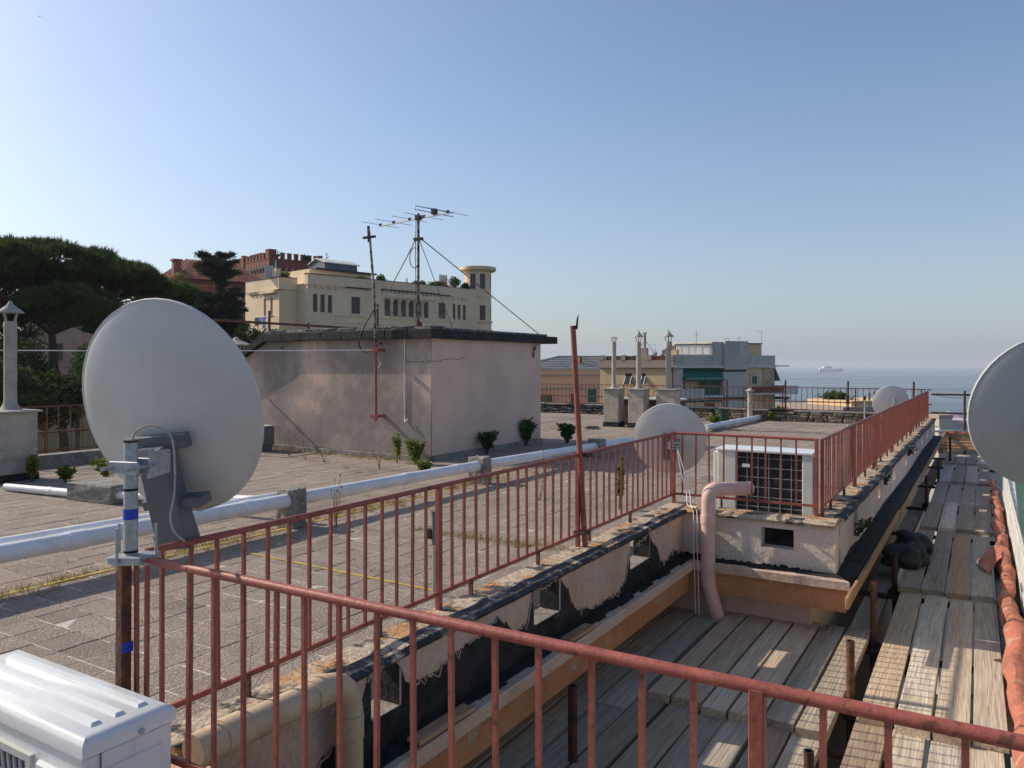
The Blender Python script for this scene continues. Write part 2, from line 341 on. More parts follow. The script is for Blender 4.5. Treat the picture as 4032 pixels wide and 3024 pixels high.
# the block under the roof (its facade shows in the gaps of the scaffold)
tag(MB().prism([(-14.1,-2.9,-.19),(-2.3,-2.9,-.19),(-2.3,6.35,-.19),(-1.12,6.35,-.19),(-1.12,23.5,-.19),(-14.1,23.5,-.19)], (0,0,-21)).build('apartment_block', M['pink']),
    'pink rendered block that carries the tiled roof terrace', 'building')
tag(flat('hole_shade_strip', [(XL-.40,1.5),(XL+.09,1.5),(XL+.09,6.5),(XL-.40,6.5)], .006, M['bit']), kind='structure')  # added black floor strip, paints the shade seen through the left parapet holes
# worn yellow marking lines
def strip(name, label, a, b, wd, zz=.004):
    a, b = Vector((*a,0)), Vector((*b,0)); d = (b-a).normalized(); n = Vector((-d.y,d.x,0))*wd/2
    L_ = (b-a).length; k = max(2, int(L_/.06)); mb = MB()
    for i in range(k):
        p = a + d*(L_*i/k); q = a + d*(L_*(i+1)/k); j0, j1 = random.uniform(.75,1.1), random.uniform(.75,1.1)
        mb.add([(p-n*j0)+Vector((0,0,zz)), (q-n*j1)+Vector((0,0,zz)), (q+n*j1)+Vector((0,0,zz)), (p+n*j0)+Vector((0,0,zz))], [(0,1,2,3)])
    return tag(mb.build(name, M['yellow']), label, 'marking')
strip('painted_line', 'worn yellow line painted across the tiles from drain pipe to parapet', (-5.45,4.56), (-3.35,4.50), .035)
strip('painted_line', 'faded yellow line painted on the tiles along the white drain pipe', (-5.97,2.3), (-5.93,8.6), .05)

# ------------------------------------------------------------------ parapets
def parapet(name, label, mat_wall, org, ang, L, holes, inner_t=.16, wall_t=.13, dark=.75):
    """local x along the wall, y inward; z up"""
    th = thing(name, label, 'parapet', org)
    Mx = Matrix.Translation(org) @ Matrix.Rotation(ang, 4, 'Z')
    MB().holed(L, -.02, .405, wall_t, holes).xf(Mx).build('wall', mat_wall, th)
    # coping: uneven slabs with a dark outer edge
    x = -.0; k = 0
    while x < L - .02:
        e = min(L, x + random.uniform(.5,.8)); 
        if L - e < .3: e = L
        n = 7; top = MB(); vs = []; 
        for i in range(n+1):
            u = x + .004 + (e-x-.008)*i/n; dz = random.uniform(-.004,.004); o = random.uniform(-.009,.009)
            vs += [(u, -.024+o*.5, .398), (u, -.034+o, .418+dz), (u, -.016, .434+dz), (u, .05, .441+dz), (u, inner_t+.03, .44), (u, inner_t+.03, .398)]
        fs = []
        for i in range(n):
            for j in range(6): fs.append((i*6+j, i*6+(j+1) % 6, (i+1)*6+(j+1) % 6, (i+1)*6+j)[::-1])
        fs += [(0,1,2,3,4,5), tuple(n*6+j for j in (5,4,3,2,1,0))]
        top.add(vs, fs).xf(Mx); o = top.build('coping_slab', M['cope'], th); o.data.materials.append(M['copeblk'])
        for i in range(n):
            if dark > .3: o.data.polygons[i*6].material_index = 1; o.data.polygons[i*6+1].material_index = 1
            if random.random() < dark: o.data.polygons[i*6+2].material_index = 1
        x = e
    return th, Mx
HL = [(.87,1.05,.19,.388),(2.22,2.52,.19,.388),(3.60,3.98,.19,.388)]
pl, ML = parapet('parapet_wall', 'peach plaster parapet with bitumen patches and ragged holes beside scaffold boards', M['peach'], (-2.12,1.52,0), rad(90), 5.05, HL)
HB = [(.75,1.0,.19,.35)]
pb, MBx = parapet('parapet_wall', 'short cream plaster parapet with one square hole under the air conditioner', M['creamwall'], (-2.235,6.30,0), 0, 1.31, HB, dark=.12)
HR = [(u, u+.22, .21, .37) for u in (.75, 2.5, 4.1, 5.75, 7.45, 9.0, 10.6, 12.2)]
pr_, MR = parapet('parapet_wall', 'long mauve plaster parapet with a row of small openings along the walkway', M['peachR'], (-.93,6.545,0), rad(90)-.0076, 13.2, HR)
# ragged bitumen sheet on the outer face of the first parapet
def bitumen(th, Mx, prof, holes, z0, mat_=M['bit'], y=-.005):
    b = MB(); st = .022; x = prof[0][0]; X = [p[0] for p in prof]; Z = [p[1] for p in prof]; lastz = None; lip = []
    while x < prof[-1][0]:
        def zt(v): return float(np.interp(v, X, Z))
        za = zt(x) + random.uniform(-.012,.012) if lastz is None else lastz; zb = zt(x+st) + random.uniform(-.014,.014); lastz = zb
        if random.random() < .12: lastz = zb - random.uniform(.01,.04)
        lip.append((x, y-.002, zt(x) if lastz is None else za))
        segs = [(z0, 9)]
        for hx0, hx1, h0, h1 in holes:
            if x + st > hx0 and x < hx1: segs = [(z0, h0), (h1, 9)]
        for s0, s1 in segs:
            a0, a1 = min(za, s1), min(zb, s1)
            if a0 <= s0 and a1 <= s0: continue
            a0, a1 = max(a0, s0+.001), max(a1, s0+.001)
            b.add([(x,y,s0),(x+st,y,s0),(x+st,y,a1),(x,y,a0),(x,.002,s0),(x+st,.002,s0),(x+st,.002,a1),(x,.002,a0)], [(0,1,2,3),(3,2,6,7)])
        x += st
    if holes:     # broken plaster lip along the ragged edge
        lp = MB()
        for i in range(0, len(lip)-4, 3):
            if random.random() < .8: lp.tube(lip[i:i+4], [random.uniform(.002,.0045)]*4, 5)
        lp.jit(.0015).xf(Mx); tag(lp.build('plaster_lip', M['peach'], th), kind='stuff')
    return b.xf(Mx).build('bitumen_sheet', mat_, th)
bitumen(pl, ML, [(.05,.12),(.55,.13),(.68,.2),(.82,.3),(.86,.40),(1.05,.40),(1.08,.27),(1.2,.245),(1.45,.28),(1.70,.31),(1.83,.34),(1.93,.29),(2.0,.2),(2.14,.24),(2.2,.39),(2.52,.38),(2.62,.3),(2.74,.13),(3.0,.09),(3.4,.08),(3.5,.12),(3.56,.25),(3.62,.34),(3.95,.37),(4.04,.3),(4.14,.24),(4.2,.12),(4.35,.09),(4.5,.15),(4.62,.12),(4.75,.06)], HL, .0)
bitumen(pb, MBx, [(.0,.05),(.15,.075),(.4,.05),(.9,.06),(1.25,.05)], [], .0)
bitumen(pr_, MR, [(.0,.05),(.6,.10),(1.0,.06),(3,.09),(6,.05),(9,.10),(13.1,.06)], [], .0)
# cornice ledge outside the parapets: plaster trim, orange face, bitumen top
def cornice(pts_in, pts_out, label, tarred=False):
    th = thing('cornice', label, 'cornice', (pts_out[0][0], pts_out[0][1], -.22))
    n = len(pts_in); t = MB(); f = MB(); tr = MB()
    for i in range(n-1):
        a, b, c_, d = pts_in[i], pts_in[i+1], pts_out[i+1], pts_out[i]
        k = max(1, int((Vector(b)-Vector(a)).length/.12))
        for s_ in range(k):
            l = lambda p, q, u: (p[0]+(q[0]-p[0])*u, p[1]+(q[1]-p[1])*u)
            A, B, C, D = l(a,b,s_/k), l(a,b,(s_+1)/k), l(d,c_,(s_+1)/k), l(d,c_,s_/k)
            j = (.62 + .08*math.sin(s_*1.9) + random.uniform(-.06,.06)) if not tarred else .97
            m1 = l(A,D,j), l(B,C,j)
            t.add([(*A,.052),(*B,.052),(*m1[1],.047),(*m1[0],.047),(*A,.03),(*B,.03),(*m1[1],.03),(*m1[0],.03)], [(0,1,2,3)[::-1],(3,2,6,7)[::-1],(0,3,7,4),(1,2,6,5)])
    for (src, z0, z1, off, mb) in ((0,-.03,.042,.0,tr),(0,-.20,-.03,-.035,f)):
        for i in range(n-1):
            a, b, c_, d = pts_in[i], pts_in[i+1], pts_out[i+1], pts_out[i]
            if off:
                sh = lambda p, q: (q[0]+(p[0]-q[0])*.28, q[1]+(p[1]-q[1])*.28)
                c_, d = sh(b, c_), sh(a, d)
            mb.prism([(*a,z0),(*b,z0),(*c_,z0),(*d,z0)], (0,0,z1-z0))
    t.build('bitumen_top', M['bit'], th); tr.build('trim', M['bit'] if tarred else M['peach'], th, bevel=.006); f.build('face', M['orange'], th)
    return th
cornice([(-2.125,1.5),(-2.125,6.295),(-.925,6.295)], [(-1.985,1.5),(-1.985,6.145),(-.805,6.145)], 'orange and peach cornice ledge around the notch above the scaffold boards')
cornice([(-.93,6.31),(-.83,19.7)], [(-.80,6.31),(-.70,19.7)], 'bitumen covered cornice ledge along the mauve parapet beside the walkway', True)
# sills and tarred reveals of the ragged holes
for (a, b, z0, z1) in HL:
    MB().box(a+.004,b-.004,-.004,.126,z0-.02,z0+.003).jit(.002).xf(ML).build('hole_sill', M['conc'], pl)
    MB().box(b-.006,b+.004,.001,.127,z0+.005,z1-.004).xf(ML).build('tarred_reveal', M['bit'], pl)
MB().box(.70,1.05,.131,.139,.0,.39).xf(MBx).build('hole_shade_back', M['bit'], pb)  # added black board behind the hole, standing in for the shade inside it
# flat slabs left lying on the ledge
for (y0, y1, lab) in ((2.55,2.95,'thin tan board lying on the black ledge close to the cream downpipe'),(3.95,4.25,'short tan board lying on the black ledge in the middle of the parapet')):
    tag(MB().bar((-2.03,y0,.062),(-2.02,y1,.062),.075,.018).build('loose_board', M['timber'], bevel=.003), lab, 'board')

# ------------------------------------------------------------------ railings
def railing(name, label, p0, p1, posts, spacing, zt=1.05, zb=.52, foot=.45, hand=(.0235,.022), bar_w=.0120, post_w=.027, m=None, round_hand=True, clips=True, wob=.0, bars=None, mid=None, group=None, postfoot=None, posttop=None):
    m = m or M['red']; p0, p1 = Vector((*p0,0)), Vector((*p1,0)); d = (p1-p0); L = d.length; d.normalize()
    th = thing(name, label, 'railing', (p0.x, p0.y, foot), group)
    def P(u, z): q = p0 + d*u; return (q.x, q.y, z)
    n = max(2, int(L/.8)); path = [P(L*i/n, zt + (random.uniform(-wob,wob) if 0 < i < n else 0)) for i in range(n+1)]
    MB().tube(path, hand[0]/2, 10).build('handrail', m, th, smooth=True)
    MB().bar(P(0,zb), P(L,zb), .012, .02).build('bottom_rail', m, th)
    if mid: MB().bar(P(0,mid), P(L,mid), .03, .03).build('middle_rail', m, th)
    src = None; k = 0
    us = bars if bars is not None else [spacing*(i+.5) for i in range(int(L/spacing))]
    for u in us:
        if any(abs(u-q) < spacing*.3 for q in posts): continue
        if src is None:
            b0 = P(u, zb); src = MB().box(-bar_w/2, bar_w/2, -bar_w/2, bar_w/2, 0, zt-zb).build('baluster', m, th)
            src.location = Vector(b0) - th.location; src.rotation_euler = (0,0,math.atan2(d.y,d.x))
        else:
            o = inst(src, 'baluster', th, P(u+random.uniform(-.004,.004), zb), (random.uniform(-.008,.008), random.uniform(-.008,.008), math.atan2(d.y,d.x)))
    for u in posts:
        MB().bar(P(u,postfoot if postfoot is not None else foot-.02), P(u,posttop or zt), post_w, post_w, up=(d.x,d.y,0)).build('post', m, th, bevel=.002)
    if clips:
        for i in range(int(L/.72)):
            u = .4 + i*.72
            MB().bar(P(u,foot-.02), P(u,zb), .022, .012, up=(d.x,d.y,0)).build('foot_clip', M['rust'], th)
    return th
railing('terrace_railing', 'red painted railing on the peach parapet with the tall broken pole', (-2.275,1.50), (-2.275,6.5), [1.56,3.10,4.985], .108)
railing('terrace_railing', 'short red railing in front of the air conditioner with the black coil', (-2.26,6.5), (-1.085,6.5), [1.16], .118)
railing('terrace_railing', 'long red railing running along the mauve parapet towards the sea', (-1.06,6.5), (-.96,19.65), [.02,1.75,3.5,5.2,6.9,8.6,10.3,11.8,13.12], .112, wob=.008)
fb = [2.25+v for v in (-2.235,-2.19,-1.99,-1.87,-1.75,-1.62,-1.51,-1.39,-1.27,-1.15,-1.04,-.92,-.81,-.69,-.58,-.47,-.24,-.13,-.02,.10,.21,.32)]
railing('terrace_railing', 'sunlit red railing with thick handrail closing off the camera terrace', (-2.25,1.44), (1.5,1.475), [1.90], .115, hand=(.0265,.022), bars=fb, bar_w=.0115, foot=.42, zb=.47, clips=False, post_w=.028)
tag(MB().holed(3.7,-.02,.40,.2,[],0).xf(Matrix.Translation((-2.2,1.36,0))).build('parapet_wall', M['peach']), 'low plaster parapet under the sunlit red railing with thick handrail', 'parapet')
# tall broken pole clamped to the railing
t = thing('broken_pole', 'tall red steel pole with a torn top clamped to the railing', 'pole', (-2.235,4.63,.45))
MB().tube([(-2.235,4.63,.43),(-2.2585,4.594,1.1),(-2.286,4.551,1.90)], .0185, 12).build('shaft', M['red'], t, smooth=True)
MB().prism([(-2.27,4.556,1.88),(-2.262,4.56,1.88),(-2.255,4.558,1.96),(-2.25,4.556,1.975),(-2.262,4.556,1.95)], (.004,.004,0)).build('torn_tip', M['rustd'], t)
MB().tube([(-2.285,4.555,1.885),(-2.286,4.554,1.905)], .021, 12).build('rim', M['rustd'], t)
MB().box(-2.30,-2.20,4.6,4.66,1.035,1.065).build('clamp', M['rustd'], t)
MB().box(-2.30,-2.215,4.585,4.66,.52,.545).build('clamp', M['rustd'], t)
# far and side roof railings
M['redfar'] = M['red']
railing('roof_edge_railing', 'long rusty red railing on the rubble wall along the seaward roof edge', (-13.9,23.4), (-1.05,23.4), [13.9-v for v in (13.2,11.55,9.9,8.22,6.62,4.90,2.93,1.3)], .15, zt=.975, zb=.345, foot=.3, mid=.575, bar_w=.014, clips=False, postfoot=.25, post_w=.035, m=M['faded'])
railing('roof_edge_railing', 'rusty red railing on the kerb behind the rendered flue pillar', (-12.85,3.6), (-12.85,9.6), [.1,1.45,2.75,4.1,5.6], .19, zt=.97, zb=.26, foot=.2, mid=.55, bar_w=.014, clips=False, postfoot=.1, post_w=.04, m=M['faded'])
for x, lab in ((-6.56,'dark scaffold tube rising above the seaward railing behind the green trestle'),(-4.84,'dark scaffold tube rising above the seaward railing next to the clay vent pot'),(-3.14,'dark scaffold tube rising above the seaward railing in front of the cream flat roof'),(-1.49,'dark scaffold tube rising above the seaward railing behind the small far dish')):
    t = thing('scaffold_upright', lab, 'scaffold tube', (x,23.5,-.3), 'scaffold uprights at the seaward edge')
    MB().cyl((x,23.5,-.3),(x,23.5,1.18),.026,n=10).build('tube', M['rustd'], t, smooth=True)
    MB().cyl((x,23.5,.53),(x,23.5,.63),.045,n=8).build('coupler', M['rustd'], t)
# ------------------------------------------------------------------ scaffold boards
def plank_mesh(v):
    b = MB(); n = 4; vs = []
    for i in range(n+1):
        y = i/n; e = random.uniform(-.012,.012) if i in (0,n) else 0
        for x, z in ((-.5,-.052),(.5,-.052),(.5,-.004),(.488,0),(-.488,0),(-.5,-.004)):
            vs.append((x + random.uniform(-.012,.012), y + (e if x < 0 else -e)*.3, z))
    fs = []
    for i in range(n):
        for j in range(6): fs.append((i*6+j, i*6+(j+1) % 6, (i+1)*6+(j+1) % 6, (i+1)*6+j)[::-1])
    fs += [(0,1,2,3,4,5), tuple(n*6+j for j in (5,4,3,2,1,0))]
    b.add(vs, fs); o = b.build('plank_source', M['plank']); me = o.data; me.transform(Matrix.Translation(o.location)); bpy.data.objects.remove(o); return me
PM = [plank_mesh(i) for i in range(5)]
def plank(xa, xb, y0, y1, z0, z1, parent, m=None):
    o = inst(random.choice(PM), 'plank', parent, ((xa+xb)/2, y0, z0), (math.atan2(z1-z0, y1-y0), random.uniform(-.008,.008), random.uniform(-.005,.005)), (xb-xa-.017, y1-y0, 1))
    return o
def deck(label, rows):
    t = thing('scaffold_deck', label, 'scaffold deck', (rows[0][0][0], rows[0][1], -.45))
    for xs, y0, y1, z0, z1 in rows:
        for a, b in zip(xs[:-1], xs[1:]):
            plank(a, b, y0+random.uniform(-.03,.03), y1+random.uniform(-.04,.04), z0+random.uniform(-.006,.004), z1, t)
    return t
nd = [-2.42,-2.2,-1.97,-1.752,-1.598,-1.404,-1.245,-1.052,-.875,-.696]
deck('grey scaffold boards filling the notch below the peach parapet', [
    (nd[3:], 4.47, 6.42, -.36, -.385), ([-2.0,-1.8], 4.25, 6.2, -.40, -.41), ([-2.42,-2.2,-2.0], 3.0, 6.3, -.415, -.415),
    ([-1.99,-1.80,-1.62,-1.42,-1.25,-1.07,-.89,-.715], 2.2, 4.62, -.405, -.41)])
wk = [-.63,-.44,-.25,-.06,.125]
walk = deck('long scaffold walkway of grey boards between the mauve parapet and the green wall', [
    ([-.61,-.42,-.24,-.05,.14], 2.1, 4.98, -.415, -.42), ([-.60,-.41,-.22,-.03,.15], 4.84, 7.95, -.365, -.415), (wk, 7.80, 10.98, -.365, -.415),
    ([-.63,-.43,-.24,-.04,.165], 10.86, 13.0, -.365, -.39), ([-.62,-.42,-.22,-.03,.18], 12.9, 15.4, -.41, -.415), ([-.59,-.4,-.2,0,.19], 15.3, 18.35, -.365, -.415), ([-.61,-.41,-.22,-.02,.17], 18.25, 20.3, -.365, -.41),
    ([.145,.30], 2.1, 5.5, -.43, -.43), ([.14,.30], 5.5, 9.5, -.43, -.43), ([.17,.32], 9.5, 15.5, -.43, -.43)])
deck('low brown scaffold boards under the timber beside the long ledge', [
    ([-.92,-.72], 6.7, 9.2, -.52, -.52), ([-.92,-.72], 9.2, 12.4, -.52, -.52), ([-.9,-.7], 12.4, 16, -.52, -.52), ([-.88,-.68], 16, 20, -.52, -.52)])
# bearers and uprights
for i, y in enumerate((2.5,4.55,6.3,7.9,10.9,12.95,15.35,18.3,20.1)):
    MB().cyl((-2.45 if y < 6.2 else -1.1, y, -.492-.002*i),(.42,y,-.492-.002*i),.024,n=10).build('bearer', M['rustd'], walk, smooth=True)
def upright(x, y, top, label, m, base=-3.2):
    t = thing('scaffold_upright', label, 'scaffold tube', (x, y, base))
    b = MB(); b.tube([(x,y,base),(x,y,top)], .0245, 14, cap=False).tube([(x,y,top),(x,y,top-.25)], .0195, 14, cap=False)
    n = 14; b.add([(x+r*math.cos(2*math.pi*k/n), y+r*math.sin(2*math.pi*k/n), top) for r in (.0245,.0195) for k in range(n)], [(k,(k+1) % n,n+(k+1) % n,n+k) for k in range(n)])
    b.build('tube', m, t, smooth=True)
    if base < -1:
        MB().cyl((x,y,-.52),(x,y,-.43),.042,n=8).build('coupler', M['rustd'], t)
        MB().box(x-.06,x+.06,y-.03,y+.03,-.50,-.45).build('clamp', M['rustd'], t)
    return t
upright(-.672, 6.36, .02, 'rusty scaffold upright standing by the corner of the orange cornice', M['rust'])
upright(-.668, 5.10, -.04, 'rusty scaffold upright between notch boards and walkway', M['rust'])
upright(-.70, 3.93, -.22, 'dark stub of scaffold upright nearest the sunlit railing', M['rustd'])
upright(-1.80, 3.58, -.02, 'dark scaffold upright standing inside the notch boards', M['rustd'])
upright(-.66, 7.95, -.10, 'dark scaffold upright beside the first overlap of walkway boards', M['rustd'])
upright(-.66, 9.4, -.16, 'dark scaffold upright beside the sacks', M['rustd'])
upright(-.66, 13.1, -.02, 'dark scaffold upright half way along the walkway', M['rustd'])
upright(-.60, 15.6, -.05, 'short dark scaffold upright beside the far walkway boards', M['rustd'])
upright(-.50, 18.5, .12, 'tall dark scaffold upright near the seaward end of the walkway', M['rustd'])
tag(MB().cyl((.10,6.25,-.40),(.33,6.2,-.33),.022,n=10).build('tube_stub', M['rustd'], smooth=True), 'short dark tube stub beside the rolled orange net', 'scaffold tube')
# long timbers on the outer edge of the ledge
t = thing('timber_rail', 'long brown timbers laid end to end on the edge of the long ledge', 'timber', (-.76,6.1,-.2))
for (y0, y1, x0, x1, z) in ((5.80,9.6,-.782,-.757,-.02),(9.5,14.2,-.752,-.722,-.03),(14.1,21.6,-.718,-.670,-.02)):
    MB().bar((x0,y0,z),(x1,y1,z+.005),.024,.085).build('timber', M['timber'], t, bevel=.004)
# end of the walkway: stacked planks, orange band, tubes
t = thing('toe_board', 'stacked pale planks across the seaward end of the walkway', 'boards', (-.4,20.5,-.42))
for k, (a, b, z, y) in enumerate(((-.85,.55,-.30,20.65),(-.82,.5,-.245,20.8),(-.8,.6,-.19,21.0))):
    MB().bar((a,y,z),(b,y+.04,z),.20,.045).build('plank', M['timber'], t, bevel=.004)
MB().box(-.80,-.70,20.55,21.1,-.43,-.325).build('bearer', M['timber'], t); MB().box(.35,.45,20.55,21.1,-.43,-.325).build('bearer', M['timber'], t)
t = thing('guard_board', 'brown guard board with orange netting across the end of the walkway', 'board', (-.3,21.5,-.3))
MB().bar((-.72,21.5,-.13),(.85,21.55,-.13),.03,.20).build('board', M['timber'], t)
nb = MB(); k = 40; vs = []
for i in range(k+1):
    x = -.74 + 1.6*i/k
    for z, o in ((-.02+random.uniform(-.02,.01),-.005),(.03+random.uniform(-.008,.02),0),(.02,.03)): vs.append((x, 21.475+o+random.uniform(-.01,.01)+(x+.7)*.03, z))
nb.add(vs, [(i*3+j, (i+1)*3+j, (i+1)*3+j+1, i*3+j+1) for i in range(k) for j in range(2)]).build('netting', M['net'], t, smooth=True)
t = thing('end_scaffold', 'dark scaffold tubes framing the open seaward end of the walkway', 'scaffold frame', (-.3,21.9,-3))
MB().cyl((-.28,21.9,-3),(-.28,21.9,1.0),.027,n=10).build('upright', M['rustd'], t, smooth=True)
MB().cyl((1.1,21.9,-3),(1.1,21.9,1.0),.027,n=10).build('upright', M['rustd'], t, smooth=True)
MB().cyl((-1.0,21.93,.90),(1.3,21.93,.90),.025,n=10).build('ledger', M['rustd'], t, smooth=True)
MB().cyl((-1.0,21.93,.44),(1.3,21.93,.435),.025,n=10).build('ledger', M['rustd'], t, smooth=True)
MB().cyl((-.93,21.93,-.02),(1.3,21.93,-.05),.027,n=10).build('ledger', M['galv'], t, smooth=True)
MB().cyl((-.9,20.6,-.1),(-.35,22.3,-.06),.022,n=10).build('brace', M['galv'], t, smooth=True)
wv = [( -.9+2.0*i/14, 21.9, .88-.06*math.sin(math.pi*((i*2)%14)/14)) for i in range(15)]
MB().tube(wv, .006, 6).build('cable', M['black'], t)

# rolled orange netting along the walkway
def lumpy(path, r, amp, n=12, seed=1):
    rr = random.Random(seed); P = [Vector(p) for p in path]; b = MB(); vs = []; m = len(P)
    ph = [rr.uniform(0,6) for _ in range(6)]
    for i, p in enumerate(P):
        for k in range(n):
            a = 2*math.pi*k/n
            q = 1 + amp*(math.sin(3*a+ph[0]+i*.7) + .7*math.sin(5*a+ph[1]-i*.9) + rr.uniform(-.5,.5)) + .14*math.sin(i*.45+ph[2])
            ri = r[i] if isinstance(r, list) else r; vs.append(p + Vector((math.cos(a)*ri*q, 0, math.sin(a)*ri*q*1.15)))
    fs = [(i*n+k, i*n+(k+1) % n, (i+1)*n+(k+1) % n, (i+1)*n+k)[::-1] for i in range(m-1) for k in range(n)]
    fs += [tuple(range(n)), tuple(range(m*n-1, (m-1)*n-1, -1))]
    return b.add(vs, fs)
t = thing('safety_netting', 'rolled orange safety netting lying along the walkway beside the white boards', 'netting', (.26,8,-.42))
pth = [(.222+.02*math.sin(i*.55)+.012*math.sin(i*1.7), 2.6+i*.16, -.325+.03*math.sin(i*.33)+.02*math.sin(i*1.1)) for i in range(80)]
lumpy(pth, [.078-.034*i/79 for i in range(80)], .06, 14, 3).build('roll', M['net'], t, smooth=True)
fl = MB(); vs = []; A_, B_ = 9, 9
for i in range(A_):
    for j in range(B_):
        u, v = i/(A_-1), j/(B_-1)
        vs.append((.20-.20*v*(.55+.45*math.sin(u*3.1)), 8.9+.95*u-.25*v, -.24-.115*v+.03*math.sin(u*9+v*4)*(1-v)+.012*random.random()))
fl.add(vs, [(i*B_+j, (i+1)*B_+j, (i+1)*B_+j+1, i*B_+j+1) for i in range(A_-1) for j in range(B_-1)]).build('loose_fold', M['net'], t, smooth=True)
# neighbour wall on the right: white boards below, green sheet above
t = thing('neighbour_wall', 'white boarded wall with green sheet hung above the walkway', 'wall', (.36,8,-3))
MB().box(.33,.60,1.7,13.4,-3.0,.14).build('wall', M['whiteb'], t)
for k in range(5): MB().box(.315,.3295,1.75+k*2.32,4.05+k*2.32,-.40,.05).build('board', M['whiteb'], t, bevel=.004)
MB().box(.306,.318,1.8,13.35,-.235,-.205).build('batten', M['whiteb'], t)
MB().prism([(.34,1.7,.142),(.34,8.9,.142),(.34,9.9,.36),(.34,9.9,1.0),(.34,1.7,1.0)], (.12,0,0)).build('green_sheet', M['green'], t)
MB().box(.303,.314,4.9,5.25,-.16,-.02).build('vent_grille', M['conc'], t)

# sacks of rubble
def sack(c, s, rz, label, m, seed):
    rr = random.Random(seed); bm = bmesh.new(); bmesh.ops.create_icosphere(bm, subdivisions=4, radius=1)
    ph = [rr.uniform(0,6) for _ in range(8)]
    for v in bm.verts:
        p = v.co; a = math.atan2(p.y, p.x)
        q = 1 + .10*math.sin(3*p.x*2+ph[0]) + .09*math.sin(4*p.y*2+ph[1]) + .08*math.sin(7*p.z+ph[2]+3*p.x) + .05*math.sin(6*a+ph[3]) + .035*math.sin(15*p.x+9*p.z+ph[4]) + .03*math.sin(19*p.y-11*p.z+ph[5]) + .02*math.sin(31*p.x-17*p.y+ph[6])
        z = p.z*q; z = z if z > -.55 else -.55 + (z+.55)*.15
        v.co = (p.x*q*s[0], p.y*q*s[1], z*s[2])
        if p.x > .82: v.co.x += (p.x-.8)*s[0]*2.0; v.co.y *= .55; v.co.z *= .8
    lo = min(v.co.z for v in bm.verts)
    for v in bm.verts: v.co.z -= lo
    me = bpy.data.meshes.new('sack'); bm.to_mesh(me); bm.free(); me.materials.append(m)
    me.polygons.foreach_set('use_smooth', [True]*len(me.polygons))
    o = bpy.data.objects.new('sack', me); COL.objects.link(o); o.location = c; o.rotation_euler = (0,0,rz); WL[o.name] = tuple(c); return tag(o, label, 'sack')
sack((-.62,8.72,-.385), (.20,.26,.13), -.2, 'dark green rubble sack slumped on the walkway edge', M['sack'], 2)
sack((-.60,9.28,-.39), (.16,.22,.15), .5, 'upright grey green sack behind the slumped sack', M['sack'], 5)

# ------------------------------------------------------------------ pipes
def pvc(name, label, path, r, m, joints=(), parent=None, smooth=True):
    t = thing(name, label, 'pipe', (path[0][0], path[0][1], min(p[2] for p in path)-r))
    MB().tube(path, r, 16).build('pipe', m, t, smooth=True)
    for (a, b) in joints: MB().tube([a, b], r*1.09, 16).build('collar', m, t, smooth=True)
    return t
def smooth_path(P, k=6):
    P = [Vector(p) for p in P]; out = []
    for i in range(len(P)-1):
        p0, p1, p2, p3 = P[max(i-1,0)], P[i], P[i+1], P[min(i+2,len(P)-1)]
        for j in range(k):
            u = j/k; out.append(.5*((2*p1) + (p2-p0)*u + (2*p0-5*p1+4*p2-p3)*u*u + (3*p1-p0-3*p2+p3)*u**3))
    return out + [P[-1]]
def elbow(p, a, b, rr, n=7):
    """rounded corner points at p between directions a (incoming) and b (outgoing)"""
    p, a, b = Vector(p), Vector(a).normalized(), Vector(b).normalized(); out = []
    s_ = p - a*rr; e = p + b*rr
    for i in range(n+1):
        u = i/n; out.append(tuple((1-u)**2*s_ + 2*u*(1-u)*p + u*u*e))
    return out
pa = [(-6.03,.6,.31),(-5.98,3.2,.29),(-5.94,5.45,.28)]
pvc('drain_pipe', 'white plastic drain pipe from the frame edge to the first concrete block', pa, .07, M['white'], [((-5.978,3.28,.29),(-5.976,3.42,.289)),((-5.95,4.9,.284),(-5.949,5.0,.283))])
pvc('drain_pipe', 'second white drain pipe lying close beside the one that reaches the first concrete block', [(-6.27,.6,.325),(-6.20,3.2,.305),(-6.12,5.5,.29)], .058, M['white'])
pvc('drain_pipe', 'white plastic drain pipe between the first and second concrete block', [(-5.95,5.56,.28),(-5.90,8.86,.25)], .069, M['white'], [((-5.925,7.25,.265),(-5.923,7.38,.264)),((-5.909,8.3,.255),(-5.907,8.4,.254))])
pvc('drain_pipe', 'white plastic drain pipe between the second and third concrete block', [(-5.90,8.98,.25),(-5.83,12.5,.19)], .068, M['white'], [((-5.866,10.7,.22),(-5.863,10.85,.218))])
pvc('drain_pipe', 'white plastic drain pipe running on past the middle satellite dish', [(-5.82,12.62,.18),(-5.70,18.3,.11)], .078, M['white'])
pvc('drain_pipe', 'last length of white drain pipe ending at the rubble wall', [(-5.69,18.5,.105),(-5.50,23.0,.085)], .078, M['white'], [((-5.606,20.5,.096),(-5.60,20.65,.096))])
pvc('drain_pipe', 'white drain pipe crossing behind the big dish from the old concrete slab', [(-10.85,5.17,.05),(-9.3,5.32,.07),(-6.1,5.70,.22)], .048, M['white'], [((-10.0,5.25,.061),(-9.9,5.26,.062))])
